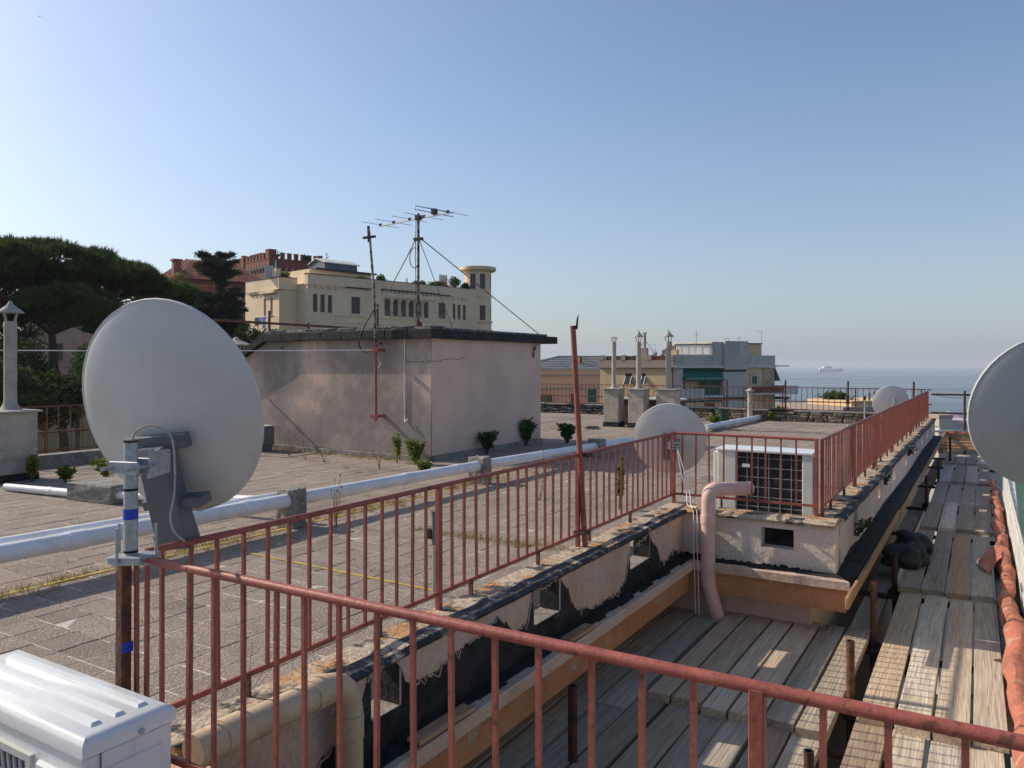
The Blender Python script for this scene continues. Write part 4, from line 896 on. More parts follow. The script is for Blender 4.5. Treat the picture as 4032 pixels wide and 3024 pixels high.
MB().lathe([(.008,0),(.008,.004),(.004,.006)], (0,0,0), 10).xf(Matrix.Translation((x1+.001,y0+.16,zt_-.04)) @ Matrix.Rotation(rad(90),4,'Y')).build('screw', M['galv'], t)
MB().box(x1-.004,x1-.001,y0+.048,y0+.051,.15,zt_-.054).build('panel_seam', M['dkgrey'], t)
MB().box(x0+.01,x1-.004,y0+.004,y1-.004,zt_-.0535,zt_-.0495).build('lid_seam', M['dkgrey'], t)

t = thing('air_conditioner', 'air conditioner with black coil and wire grid behind the short railing', 'air conditioner', (-1.72,7.42,0))
x0, x1, y0, y1, zb_, zt_ = -2.12, -1.265, 7.28, 7.58, .27, .86
MB().box(x0,x0+.17,y0,y1,zb_,zt_-.03).build('service_cover', M['acside'], t, bevel=.006); MB().box(x0-.05,x0-.001,y0+.03,y1-.05,zb_+.16,zt_-.04).build('valve_cover', M['acside'], t, bevel=.01)
MB().box(x1-.09,x1,y0,y1,zb_,zt_-.03).build('corner_post', M['acside'], t, bevel=.005)
MB().box(x0+.171,x1-.091,y0+.03,y1-.01,zb_+.01,zt_-.031).build('coil', mat('black_coil', (.012,.013,.016), .7, c2=(.03,.03,.034), s2=14, fine=.4, fs=150), t)
MB().box(x0,x1,y0+.005,y1,zb_-.02,zb_-.0005).build('base_pan', M['dkgrey'], t)
MB().box(x0-.012,x1+.012,y0-.015,y1+.012,zt_-.029,zt_).build('lid', M['ac'], t, bevel=.008)
gm = mat('grid_wire', (.36,.37,.38), .5, fine=.05)
for k in range(7): MB().cyl((x0+.175+k*.099,y0+.012,zb_+.01),(x0+.175+k*.099,y0+.012,zt_-.03),.0022,n=6).build('grid_wire', gm, t)
for k in range(6): MB().cyl((x0+.17,y0+.015,zb_+.06+k*.09),(x1-.09,y0+.015,zb_+.06+k*.09),.0022,n=6).build('grid_wire', gm, t)
for k in range(20): MB().box(x1+.001,x1+.012,y0+.04,y1-.05,zb_+.04+k*.024,zb_+.048+k*.024).build('side_fin', M['acside'], t)
MB().box(x1-.0005,x1+.0008,y0+.035,y1-.045,zb_+.03,zt_-.05).build('side_coil', M['black'], t)
MB().box(x0+.23,x0+.30,y0+.004,y0+.010,zt_-.17,zt_-.14).build('tag', M['white'], t)
for (a, b_) in ((x0+.05,x0+.11),(x1-.12,x1-.06)): MB().box(a,b_,y0+.02,y1-.02,-.008,zb_-.021).build('stand', M['conc'], t)
t = thing('air_conditioner', 'old air conditioner half hidden behind the large dish at the stained wall', 'air conditioner', (-11.7,9.9,0))
MB().box(-12.0,-11.5,9.85,10.25,.10,.47).build('cabinet', M['dkgrey'], t, bevel=.03); MB().box(-12.01,-11.49,9.9,10.2,.471,.49).build('lid', M['acside'], t)
for a in (-11.93,-11.6): MB().box(a,a+.06,9.9,10.2,-.005,.099).build('foot', M['dkgrey'], t)

# ------------------------------------------------------------------ rubble wall on the seaward edge, kerb on the left edge
t = thing('rubble_wall', 'low broken rubble wall of stones and slates along the seaward roof edge', 'wall', (-6,23.3,0))
MB().box(-13.9,-1.3,23.25,23.58,-.01,.28).build('core', mat('rubble_mortar', (.10,.085,.07), .95, c2=(.2,.17,.13), s2=5, fine=.4, bump=.8), t)
stn = []
for v in range(4):
    bm = bmesh.new(); bmesh.ops.create_cube(bm, size=1); bmesh.ops.bevel(bm, geom=bm.edges[:], offset=.12, segments=1, affect='EDGES')
    for vv in bm.verts: vv.co += Vector((random.uniform(-1,1),random.uniform(-1,1),random.uniform(-1,1)))*.06
    me_ = bpy.data.meshes.new('stone'); bm.to_mesh(me_); bm.free(); me_.materials.append(M['stone']); stn.append(me_)
sl_ = [m_.copy() for m_ in stn]
for m_ in sl_: m_.materials.clear(); m_.materials.append(M['slate'])
for row in range(3):
    x = -13.8
    while x < -1.4:
        l = random.uniform(.14,.38); sltz = x < -8.9; h_ = .095
        inst(random.choice(sl_ if sltz else stn), 'stone', t, (x+l/2, 23.22+random.uniform(-.02,.03)+.02*row, .045+row*.095), (random.uniform(-.15,.15)*(3 if sltz else 1),random.uniform(-.1,.1)*(3 if sltz else 1),random.uniform(-.1,.1)), (l,.16,h_*random.uniform(.8,1.15)*(.6 if sltz else 1)))
        x += l + random.uniform(.0,.05)
x = -13.85
while x < -1.35:
    l = random.uniform(.5,.9); MB().box(x,min(x+l-.01,-1.35),23.16+random.uniform(0,.03),23.6,.285,.325+random.uniform(-.01,.012)).build('cap_slab', M['conc'] if random.random() < .6 else M['bit'], t, bevel=.008); x += l
tag(MB().box(-13.0,-12.72,3.4,10.2,-.01,.195).build('kerb', M['conc'], bevel=.01), 'dark concrete kerb under the side railing by the pines', 'kerb')
# scaffold behind the stair housing
t = thing('side_scaffold', 'dark scaffold tubes rising behind the stair housing', 'scaffold', (-14.4,11,-3))
MB().cyl((-14.45,8.9,2.63),(-14.45,21,2.63),.03,n=10).build('ledger', M['rustd'], t, smooth=True)
for y, zt2 in ((9.0,2.85),(12.65,2.92),(13.9,2.7),(16.5,3.35),(20.5,2.75)): MB().cyl((-14.40,y,-3),(-14.40,y,zt2),.03,n=10).build('upright', M['rustd'], t, smooth=True)
# dark green folded bench by the rubble wall
t = thing('green_trestle', 'dark green plastic trestle table leaning at the rubble wall', 'table', (-6.9,22.3,0))
MB().box(-7.5,-6.6,22.2,22.75,.34,.37).build('top', M['dkgreen'], t, bevel=.005)
for a in (-7.42,-6.72): MB().prism([(a,22.25,0),(a,22.33,0),(a,22.7,.34),(a,22.62,.34)], (.05,0,0)).build('leg', M['dkgreen'], t); MB().prism([(a+.06,22.7,0),(a+.06,22.62,0),(a+.06,22.25,.34),(a+.06,22.33,.34)], (.05,0,0)).build('leg', M['dkgreen'], t)
t = thing('green_crate', 'small dark green bin beside the green trestle', 'bin', (-6.3,22.2,0))
MB().lathe([(.15,0),(.19,.33),(.2,.36),(.18,.36),(.15,.02)], (-6.3,22.25,-.002), 12).build('body', M['dkgreen'], t)
# ------------------------------------------------------------------ the yellow villa
def wins(par, m_wall, org_mat, rects, m_pane, depth=.22, lintel=None, sill=M['whiteb']):
    """window parts (blind + sill) set back in openings; rects (xa, xb, za, zb)"""
    for (xa, xb, za, zb) in rects:
        o = MB().box(xa-.02,xb+.02,depth*.55,depth,za-.02,zb+.02).xf(org_mat).build('window', m_pane, par, local=True)
        if sill: 
            s_ = MB().box(xa-.05,xb+.05,-.06,.10,za-.07,za).xf(org_mat).build('sill', sill, par, local=True)
            s_.parent = o; s_.location = s_.location - o.location
M['villa'] = mat('villa_stucco', (.74,.585,.395), .9, c2=(.67,.52,.345), s2=.5, fine=.08, fs=12, bump=.1, bs=8)
M['villatrim'] = mat('villa_trim', (.74,.60,.43), .9, c2=(.60,.475,.32), s2=1.2, fine=.08, fs=12)
M['blind'] = mat('brown_blind', (.115,.082,.068), .7, fine=.1, fs=30)
M['glass'] = mat('dark_glass', (.03,.035,.042), .12, fine=0, spec=.6)
M['darkroof'] = mat('dark_flashing', (.05,.047,.045), .7, fine=.2)
hv = rad(12.4); vo = (-44.70, 43.07, 0.0)
RZ = rad(90) - hv            # local x along the facade, local y inward
t = thing('villa', 'yellow villa with round corner tower and loggia of columns', 'villa', (vo[0],vo[1],-16), rz=RZ)
ZB = 16.0                    # local z = world z + 16
I4 = Matrix.Identity(4)
def Z(r): return [(a, b, c+ZB, d+ZB) for a, b, c, d in r]
R3 = [(.46,.87,5.77,7.18),(1.13,1.55,5.77,7.18),(1.81,2.23,5.77,7.18)]; RB = [(4.04,4.93,5.80,7.18)]
RA = [(7.38+i*.853,7.38+i*.853+.62,5.78,7.23) for i in range(6)]; RS = [(13.44,14.3,5.82,7.24)]; R4 = [(15.17,15.5,5.8,7.2),(15.78,16.15,5.8,7.2),(16.44,16.82,5.8,7.2)]
LOW = [(4.1,4.9,3.0,4.4),(8.3,8.9,2.6,4.1),(10,10.6,2.6,4.1),(13.5,14.2,2.6,4.1)]
allr = Z(R3+RB+RA+RS+R4+LOW)
MB().holed(18.5, 0, 7.9+ZB, .35, allr, 0).build('facade_wall', M['villa'], t, local=True)
MB().box(-.02,18.6,.351,10,0,8.0+ZB).build('core', M['villa'], t, local=True)
MB().box(-.06,6.45,-.10,.36,7.9+ZB,8.72+ZB).build('parapet', M['villa'], t, local=True); MB().box(6.455,18.2,-.03,.36,7.905+ZB,8.74+ZB).build('parapet', M['villa'], t, local=True)
MB().box(-.1,6.5,-.14,.40,8.721+ZB,8.78+ZB).build('coping', M['darkroof'], t, local=True); MB().box(6.51,18.1,-.07,.40,8.741+ZB,8.79+ZB).build('coping', M['darkroof'], t, local=True)
wins(t, M['villa'], I4, Z(R3+RB+RS+R4+LOW), M['blind']); wins(t, M['villa'], I4, Z(RA), M['blind'], sill=None)
for r in RA[::2]+RS+R4[:2]: MB().box(r[0]+.02,r[1]-.02,.10,.12,r[2]+ZB+.02,r[2]+ZB+.45).build('lower_pane', M['glass'], t, local=True)
for i in range(5):
    x = 7.38+.62+i*.853+.116; MB().lathe([(.17,0),(.17,.1),(.10,.16),(.13,.6),(.10,1.15),(.12,1.2),(.2,1.3),(.22,1.45)], (x,-.02,5.78+ZB), 10).build('column', M['villatrim'], t, local=True, smooth=True)
MB().box(7.1,12.9,-.16,-.001,7.36+ZB,7.75+ZB).build('loggia_frieze', M['villatrim'], t, local=True)
MB().box(7.0,13.3,-.26,-.04,7.95+ZB,8.03+ZB).build('loggia_cornice', M['darkroof'], t, local=True)
for i in range(14): MB().box(7.15+i*.44,7.35+i*.44,-.22,-.035,7.80+ZB,7.90+ZB).build('dentil', M['villatrim'], t, local=True)
MB().box(3.35,5.85,-.22,-.101,7.86+ZB,7.96+ZB).build('hood', M['darkroof'], t, local=True); MB().box(13.25,14.75,-.18,-.035,7.90+ZB,7.98+ZB).build('hood', M['darkroof'], t, local=True)
for x in (.15,.75,1.35,1.95,2.55): MB().lathe([(.06,0),(.14,.12),(.12,.26)], (x,-.05,7.62+ZB), 8).build('bracket', M['villatrim'], t, local=True)
for x in (15.2,15.8,16.4,16.95): MB().lathe([(.06,0),(.14,.12),(.12,.26)], (x,-.02,7.58+ZB), 8).build('bracket', M['villatrim'], t, local=True)
MB().box(2.5,15.1,-.10,-.001,5.52+ZB,5.62+ZB).build('string_course', M['villatrim'], t, local=True); MB().box(2.5,15.1,-.08,-.001,4.98+ZB,5.06+ZB).build('string_course', M['villatrim'], t, local=True)
MB().box(2.55,15.05,-.05,-.0005,5.065+ZB,5.515+ZB).build('apron', M['villa'], t, local=True)
# recessed left wing and its sunlit end
w2 = 1.6
MB().holed(w2+5.2, 0, 7.45+ZB, .3, Z([(w2+1.0,w2+1.36,5.5,6.9),(w2+2.05,w2+2.4,5.5,6.9),(w2+1.0,w2+1.36,3.0,4.0),(w2+2.05,w2+2.4,3.2,4.05)]), w2).xf(Matrix(((0,1,0,-1.55),(1,0,0,0),(0,0,1,0),(0,0,0,1)))).build('wing_end_wall', M['villa'], t, local=True)
EM = Matrix(((0,1,0,-1.55),(1,0,0,0),(0,0,1,0),(0,0,0,1)))
wins(t, M['villa'], EM, Z([(w2+1.0,w2+1.36,5.5,6.9),(w2+2.05,w2+2.4,5.5,6.9),(w2+1.0,w2+1.36,3.0,4.0),(w2+2.05,w2+2.4,3.2,4.05)]), M['blind'])
MB().box(-1.248,.0,w2,w2+5.1,0,7.5+ZB).build('wing', M['villa'], t, local=True)
MB().box(-1.65,-.03,w2-.12,w2+5.2,7.505+ZB,8.45+ZB).build('wing_parapet', M['villa'], t, local=True); MB().box(-1.7,-.03,w2-.17,w2+5.25,8.451+ZB,8.5+ZB).build('coping', M['darkroof'], t, local=True)
MB().box(-1.85,-1.555,w2+.3,w2+2.7,7.25+ZB,7.5+ZB).build('hood', M['villatrim'], t, local=True)
for k in range(3): MB().lathe([(.05,0),(.16,.12),(.14,.28)], (-1.6,w2+3.2+k*.6,7.2+ZB), 8).build('bracket', M['villatrim'], t, local=True)
# round tower
tc = (19.3,.95)
RT = 1.28
def ringwall(z0, z1, r, holes, m_, name):
    b = MB(); n = 40
    for k in range(n):
        a0, a1 = 2*math.pi*k/n, 2*math.pi*(k+1)/n
        segs = [(z0,z1)]
        for (ka, kb, ha, hb) in holes:
            if ka <= k < kb: segs = [q_ for s_ in segs for q_ in ((s_[0],ha),(hb,s_[1])) if q_[1] > q_[0]] if segs[0][0] <= ha else segs
        for s0, s1 in segs:
            pts = [(tc[0]+r*math.cos(a), tc[1]+r*math.sin(a)) for a in (a0,a1)]; pin = [(tc[0]+(r-.25)*math.cos(a), tc[1]+(r-.25)*math.sin(a)) for a in (a0,a1)]
            b.add([(*pts[0],s0),(*pts[1],s0),(*pts[1],s1),(*pts[0],s1),(*pin[0],s0),(*pin[1],s0),(*pin[1],s1),(*pin[0],s1)], [(0,1,2,3),(3,2,6,7),(0,4,5,1),(0,3,7,4),(1,5,6,2)])
    return b.build(name, m_, t, local=True)
TW = [(21,24,8.9+ZB,10.3+ZB),(26,29,8.9+ZB,10.3+ZB),(32,34,8.9+ZB,10.3+ZB)]; TW2 = [(21,24,5.88+ZB,7.28+ZB),(26,29,5.88+ZB,7.28+ZB),(32,34,5.88+ZB,7.28+ZB)]
ringwall(0, 8.2+ZB, RT+.02, TW2, M['villa'], 'tower_wall'); ringwall(8.2+ZB, 10.62+ZB, RT, TW, M['villa'], 'tower_wall')
for z0, z1, rr, m_, nm in ((10.62,11.0,1.76,M['villatrim'],'tower_roof'),(8.08,8.2,RT+.07,M['villatrim'],'tower_band'),(5.66,5.78,RT+.16,M['villatrim'],'tower_band'),(4.9,4.98,RT+.12,M['villatrim'],'tower_band')):
    MB().lathe([(rr*.93 if nm == 'tower_roof' else rr,z0+ZB),(rr,z0+.1+ZB),(rr,z1+ZB),(rr*.9 if nm == 'tower_roof' else rr-.1,z1+.05+ZB)], (tc[0],tc[1],0), 40).build(nm, m_, t, local=True, smooth=True)
M['greypane'] = mat('grey_shutter', (.10,.10,.105), .6, fine=.1)
for TWx, m_ in ((TW,M['greypane']),(TW2,M['blind'])):
    for (ka, kb, z0, z1) in TWx:
        b = MB(); n = 40
        for k in range(ka, kb):
            a0, a1 = 2*math.pi*k/n, 2*math.pi*(k+1)/n; r = RT-.12
            b.add([(tc[0]+r*math.cos(a0),tc[1]+r*math.sin(a0),z0),(tc[0]+r*math.cos(a1),tc[1]+r*math.sin(a1),z0),(tc[0]+r*math.cos(a1),tc[1]+r*math.sin(a1),z1),(tc[0]+r*math.cos(a0),tc[1]+r*math.sin(a0),z1)], [(0,1,2,3)])
        b.build('window', m_, t, local=True)
# penthouse box on the roof
MB().box(1.5,7.6,2.2,7.5,8.0+ZB,9.42+ZB).build('penthouse', M['villa'], t, local=True); MB().box(1.9,7.95,1.8,7.8,9.421+ZB,9.55+ZB).build('penthouse_roof', M['darkroof'], t, local=True)
M['zinc'] = mat('pale_zinc', (.50,.50,.48), .5, .2, fine=.08); M['bluegrey'] = mat('blue_grey_sheet', (.13,.145,.17), .6, fine=.1)
MB().prism([(3.6,3.2,9.551+ZB),(3.6,5.6,9.551+ZB),(3.6,5.6,10.2+ZB),(3.6,4.4,10.62+ZB),(3.6,3.2,10.2+ZB)][::-1], (3.25,0,0)).build('skylight', M['bluegrey'], t, local=True)
MB().prism([(3.45,3.05,10.2+ZB),(3.45,4.4,10.63+ZB),(3.45,4.4,10.69+ZB),(3.45,3.05,10.27+ZB)], (3.6,0,0)).build('skylight_roof', M['zinc'], t, local=True)
MB().prism([(3.45,5.75,10.2+ZB),(3.45,4.4,10.63+ZB),(3.45,4.4,10.69+ZB),(3.45,5.75,10.27+ZB)][::-1], (3.6,0,0)).build('skylight_roof', M['zinc'], t, local=True)
for k in range(9): MB().prism([(3.5+k*.42,3.05,10.271+ZB),(3.5+k*.42,4.4,10.691+ZB),(3.5+k*.42,4.4,10.75+ZB),(3.5+k*.42,3.05,10.33+ZB)], (.06,0,0)).build('seam', M['zinc'], t, local=True)
MB().box(-1.62,-1.25,1.9,2.5,8.0+ZB,9.15+ZB).build('chimney', M['villa'], t, local=True)
for k in range(6): MB().cyl((-2.05+k*.125,2.8,8.4+ZB),(-2.05+k*.125,2.8,9.45+ZB),.055,n=8).build('flue', M['galv'], t, local=True, smooth=True)
MB().cyl((-1.5,2.2,9.1+ZB),(-1.5,2.2,9.8+ZB),.06,n=8).build('flue', M['galv'], t, local=True, smooth=True)
for k in range(5): MB().cyl((15.85+k*.21,2.6,8.4+ZB),(15.85+k*.21,2.6,10.2+ZB),.08,n=8).build('flue', M['galv'], t, local=True, smooth=True)
MB().box(15.6,17.0,2.3,2.9,8.0+ZB,9.2+ZB).build('chimney', M['villa'], t, local=True)
MB().cyl((11.38,2.0,8.5+ZB),(11.38,2.0,9.42+ZB),.08,n=8).build('flue', M['galv'], t, local=True)
for k in range(12): MB().cyl((14.9+k*.15,.7,8.5+ZB),(14.9+k*.15,.7,9.55+ZB-.02*k),.018,n=5).build('roof_rail', M['black'], t, local=True)
MB().bar((14.9,.7,9.56+ZB),(16.6,.7,9.32+ZB),.03,.03).build('roof_rail', M['black'], t, local=True)
VM = Matrix.Translation((vo[0],vo[1],-16)) @ Matrix.Rotation(RZ,4,'Z')
def on_villa(x, y, z): return VM @ Vector((x, y, z+ZB))
# laundry on the wing end
lq = on_villa(-1.85, w2+1.7, 5.25)
t = thing('laundry', 'blue trousers hung to dry below the villa wing windows', 'laundry', tuple(lq))
def vpart(mb, name, m_, mt): mb.xf(VM); return mb.build(name, m_, mt)
vpart(MB().tube([(-1.56,w2+.5,5.4+ZB),(-2.15,w2+.5,5.4+ZB)], .02, 6).tube([(-1.56,w2+3.0,5.4+ZB),(-2.15,w2+3.0,5.4+ZB)], .02, 6).tube([(-2.1,w2+.4,5.4+ZB),(-2.1,w2+3.1,5.4+ZB)], .015, 6), 'line_frame', M['galv'], t)
jb = mat('denim', (.10,.16,.42), .8, fine=.2); jd = mat('dark_denim', (.03,.035,.06), .8, fine=.2)
for (y, wd, hh, m_) in ((w2+1.15,.42,.95,jb),(w2+1.75,.45,.62,jb),(w2+2.3,.45,.7,jd)):
    b = MB()
    for s_ in (0,1): b.prism([(-2.13,y+s_*wd*.52,5.4+ZB),(-2.13,y+s_*wd*.52+wd*.5,5.4+ZB),(-2.13,y+s_*wd*.55+wd*.42,5.4-hh+ZB),(-2.13,y+s_*wd*.55+.05,5.4-hh+ZB+.05*s_)], (.06,0,0))
    vpart(b, 'trousers', m_, t)

# ------------------------------------------------------------------ red castle and red roofed house
M['brick'] = mat('dark_red_brick', (.19,.066,.05), .9, c2=(.15,.054,.042), s2=.5, c3=(.235,.09,.066), s3=2.2, fine=.25, fs=9, bump=.3, bs=9)
M['brickl'] = mat('brick_trim', (.25,.105,.075), .9, c2=(.2,.08,.06), s2=.8, fine=.15, fs=9)
M['pale'] = mat('pale_corbel', (.36,.29,.24), .9, fine=.15, fs=9)
cx_, cy_ = site((584-1106)/1662, 110)
CR = rad(90)-rad(16.8)
t = thing('castle', 'dark red brick castle with battlements on pale corbels', 'castle', (cx_,cy_,-6), rz=CR); ZC = 6
MB().box(0,7.6,0,15,0,15.6+ZC).build('walls', M['brick'], t, local=True)
MB().box(-.35,7.95,-.35,15.2,15.6+ZC,16.75+ZC).build('battlement_wall', M['brick'], t, local=True)
MB().box(-.42,8.0,-.42,15.25,16.751+ZC,16.85+ZC).build('string_course', M['brickl'], t, local=True)
def merlon(x0,x1,y0,y1,z0,z1):
    MB().box(x0,x1,y0,y1,z0+ZC,z1+ZC).build('merlon', M['brick'], t, local=True); MB().box(x0-.04,x1+.04,y0-.04,y1+.04,z1+ZC+.001,z1+.1+ZC).build('merlon_cap', M['brickl'], t, local=True)
merlon(-.4,.75,-.4,.75,16.86,18.0)
for i in range(6): merlon(1.45+i*1.05,2.05+i*1.05,-.34,.0,16.86,17.65)
merlon(7.45,8.0,-.4,.3,16.86,17.75)
for i in range(12): merlon(-.34,0,1.5+i*1.12,2.12+i*1.12,16.86,17.65)
merlon(-.5,.1,8.2,9.0,16.0,17.9)
for i in range(8): MB().prism([(.25+i*.95,-.35,15.62+ZC),(.6+i*.95,-.35,15.62+ZC),(.55+i*.95,0,14.7+ZC),(.3+i*.95,0,14.7+ZC)], (0,.2,0)).build('corbel', M['pale'], t, local=True)
for i in range(15): MB().prism([(-.35,.3+i*.98,15.62+ZC),(-.35,.62+i*.98,15.62+ZC),(0,.57+i*.98,14.8+ZC),(0,.35+i*.98,14.8+ZC)], (.2,0,0)).build('corbel', M['pale'], t, local=True)
for i in range(14): MB().lathe([(.3,0),(.3,.05)], (0,0,0), 12).xf(Matrix.Translation((-.36,.95+i*.98,15.75+ZC)) @ Matrix.Rotation(rad(90),4,'Y')).build('arch_recess', M['black'], t, local=True)
MB().box(2,4.5,7,10.5,16.9+ZC,18.3+ZC).build('roof_hut', M['brick'], t, local=True); MB().box(1.6,4.9,6.6,10.9,18.301+ZC,18.5+ZC).build('roof_hut_roof', M['darkroof'], t, local=True)
tag(MB().tube([(0,0,0),(0,0,3.4)],.05,6).bar((-.9,0,2.9),(.9,0,2.95),.05,.05).bar((-.6,0,3.2),(.6,0,3.25),.05,.05).xf(Matrix.Translation((*site((600-1106)/1662,109),14.3))).build('roof_aerial', M['black']), 'thin dark aerial in front of the castle corner', 'aerial')
tag(MB().tube([(0,0,0),(0,0,1.9)],.03,6).bar((-.6,.3,1.4),(.6,-.3,1.5),.03,.03).bar((-.4,.2,1.75),(.4,-.2,1.8),.03,.03).xf(Matrix.Translation((*site((706-1106)/1662,68),9.6))).build('roof_aerial', M['black']), 'small aerial behind the skylight of the villa', 'aerial')
rx_, ry_ = site((384-1106)/1662, 92)
t = thing('red_house', 'red brick house with hipped terracotta tile roof and brick chimney', 'house', (rx_,ry_,-8), rz=CR); ZR = 8
M['tiles'] = mat('terracotta_tiles', (.34,.135,.085), .85, c2=(.28,.105,.068), s2=1.0, c3=(.19,.085,.06), s3=2, fine=.2, fs=12, island=.25)
MB().box(0,11,0,9,0,11.9+ZR).build('walls', M['brick'], t, local=True)
hz0, hz1 = 11.95+ZR, 14.9+ZR
hp = {'a':(-.5,-.5,hz0),'b':(11.5,-.5,hz0),'c':(11.5,9.5,hz0),'d':(-.5,9.5,hz0),'e':(2.6,4.5,hz1),'f':(8.4,4.5,hz1)}
MB().add([hp[k] for k in 'abcdef'], [(0,1,5,4),(1,2,5),(2,3,4,5),(3,0,4),(3,2,1,0)]).build('roof', M['tiles'], t, local=True)
# rows of rounded tiles on the two visible slopes
def tile_rows(A, B, E_, F_, n, m_):
    A, B, E_, F_ = map(Vector, (A,B,E_,F_)); b = MB()
    for i in range(n+1):
        u = i/n; p0 = A.lerp(B,u); v0 = (u*(B-A).length - (E_-A).dot((B-A).normalized()))/max((F_-E_).length,.01)
        if v0 < 0: q = A.lerp(E_, u*(B-A).length/max((E_-A).dot((B-A).normalized()),.01))
        elif v0 > 1: q = B.lerp(F_, (1-u)*(B-A).length/max((B-F_).dot((B-A).normalized()),.01))
        else: q = E_.lerp(F_, v0)
        k = max(1,int((q-p0).length/.5)); 
        for s_ in range(k):
            a = p0.lerp(q,s_/k); c_ = p0.lerp(q,(s_+1)/k); up = Vector((0,0,.05)); b.tube([a+up*1.4, c_+up*.7], [.11,.085], 5)
    return b
tr_ = tile_rows(hp['a'],hp['b'],hp['e'],hp['f'],34,M['tiles']).build('roof_tiles', M['tiles'], t, local=True); tag(tr_, kind='stuff')
tr_ = tile_rows(hp['d'],hp['a'],hp['e'],hp['e'],28,M['tiles']).build('roof_tiles', M['tiles'], t, local=True); tag(tr_, kind='stuff')
MB().box(.0,.85,1.3,2.1,11+ZR,14.2+ZR).build('chimney', M['brickl'], t, local=True); MB().box(-.15,1.0,1.15,2.25,14.201+ZR,14.42+ZR).build('chimney_cap', M['brickl'], t, local=True)
MB().box(4.2,5.6,6.5,7.5,12+ZR,15.0+ZR).build('chimney', M['darkroof'], t, local=True)
MB().holed(20, 0, 10.6+ZR, .4, [(13.3,14.6,9.4+ZR,10.3+ZR)], -3).xf(Matrix.Translation((0,-5.2,0))).build('terrace_wall', M['brick'], t, local=True)
MB().holed(10, 0, 10.6+ZR, .4, [], 0).xf(Matrix(((0,1,0,-3),(1,0,0,-4.8),(0,0,1,0),(0,0,0,1)))).build('terrace_wall', M['brick'], t, local=True)
MB().box(-3.2,20,-5.35,-4.75,10.601+ZR,10.85+ZR).build('terrace_coping', M['brickl'], t, local=True); MB().box(-3.2,-2.6,-4.74,5.2,10.6+ZR,10.86+ZR).build('terrace_coping', M['brickl'], t, local=True)
for i in range(22): MB().prism([(-2.9+i*1.0,-5.35,9.7+ZR),(-2.5+i*1.0,-5.35,9.7+ZR),(-2.55+i*1.0,-5.2,9.1+ZR),(-2.85+i*1.0,-5.2,9.1+ZR)], (0,.1,0)).build('corbel', M['pale'], t, local=True)
for i in range(9): MB().prism([(-3.15,-4.6+i*1.05,9.9+ZR),(-3.15,-4.2+i*1.05,9.9+ZR),(-3.0,-4.25+i*1.05,9.3+ZR),(-3.0,-4.55+i*1.05,9.3+ZR)], (.1,0,0)).build('corbel', M['pale'], t, local=True)
MB().box(-3.3,-2.3,3.6,5.3,9.6+ZR,11.2+ZR).build('end_pier', M['brickl'], t, local=True)

# ------------------------------------------------------------------ grey and yellow flats with green awnings, towards the sea
M['grey'] = mat('grey_render', (.50,.465,.42), .9, c2=(.38,.355,.325), s2=.35, c3=(.58,.55,.50), s3=.9, fine=.15, fs=6, stretch=(1,1,.5))
M['corr'] = mat('corrugated_sheet', (.55,.54,.51), .6, fine=.1, fs=6)
M['ochre'] = mat('ochre_render', (.68,.49,.29), .9, c2=(.61,.43,.25), s2=.4, fine=.08, fs=6)
M['cladding'] = mat('stone_cladding', (.56,.43,.30), .9, c2=(.38,.28,.19), s2=2.5, fine=.25, fs=6, stretch=(.5,.5,2.2))
M['awn'] = mat('green_awning', (.006,.115,.095), .8, fine=.1, fs=20)
M['shutter'] = mat('white_shutter', (.80,.78,.72), .6, fine=.05)
K = 1.6
ao = Vector((-17.0,48.16))*K; AR = rad(90)-rad(36.8); YR = None
t = thing('flats', 'grey block of flats with green awnings and white shuttered attic', 'building', (ao.x,ao.y,1.65), rz=AR, sc=K)
def q(z): return z-1.65
B_ = lambda n, m_, *a: MB().box(*a).build(n, m_, t, local=True)
B_('wall', M['grey'], .1,3.95,.6,7,-14,q(1.38)); B_('wall', M['grey'], .1,.8,-.05,.6,-14,q(1.4)); B_('parapet', M['grey'], .12,3.06,-.12,6.5,q(1.58),q(2.28)); B_('slab', M['corr'], .1,5.8,-.22,6.5,q(1.41),q(1.575))
B_('stair_tower', M['grey'], 3.06,3.95,-.1,5,q(1.58),q(3.15)); B_('stair_tower', M['grey'], 3.95,5.86,-.3,5,q(1.30),q(3.21)); B_('stair_tower', M['ochre'], 5.86,7.42,.3,5,q(1.5),q(3.05)); B_('flashing', M['darkroof'], 5.86,7.47,.2,5,q(3.052),q(3.11))
B_('parapet', M['grey'], 5.87,8.29,-.1,.2,q(1.60),q(2.26)); B_('parapet', M['grey'], 8.15,8.29,.201,5,q(1.60),q(2.26)); B_('slab', M['corr'], 5.80,8.32,-.22,5,q(1.44),q(1.598)); B_('canopy', M['corr'], 8.32,9.52,-.1,2,q(1.50),q(1.58))
B_('clad_wall', M['corr'], 3.95,5.76,-.12,6,-14,q(1.16)); B_('shutter_box', M['darkroof'], 3.93,5.75,-.2,0,q(1.165),q(1.31))
for k in range(18): B_('corrugation', M['corr'], 3.99+k*.098,4.03+k*.098,-.145,-.12,-3.5,q(1.15))
B_('ochre_wall', M['ochre'], 5.78,7.26,.0,6,-14,q(1.43)); B_('stone_wall', M['cladding'], 7.26,8.29,-.03,6,-14,q(1.43))
for r_ in range(17):
    for k in range(4): B_('cladding_stone', M['cladding'], 7.28+k*.25+(.06 if r_ % 2 else 0),7.28+k*.25+.2+random.uniform(0,.06),-.05-random.uniform(0,.02),-.03,q(-1.3)+r_*.16,q(-1.3)+r_*.16+.11)
o = B_('window', M['glass'], 6.36,6.80,-.03,.0,q(.33),q(.85)); 
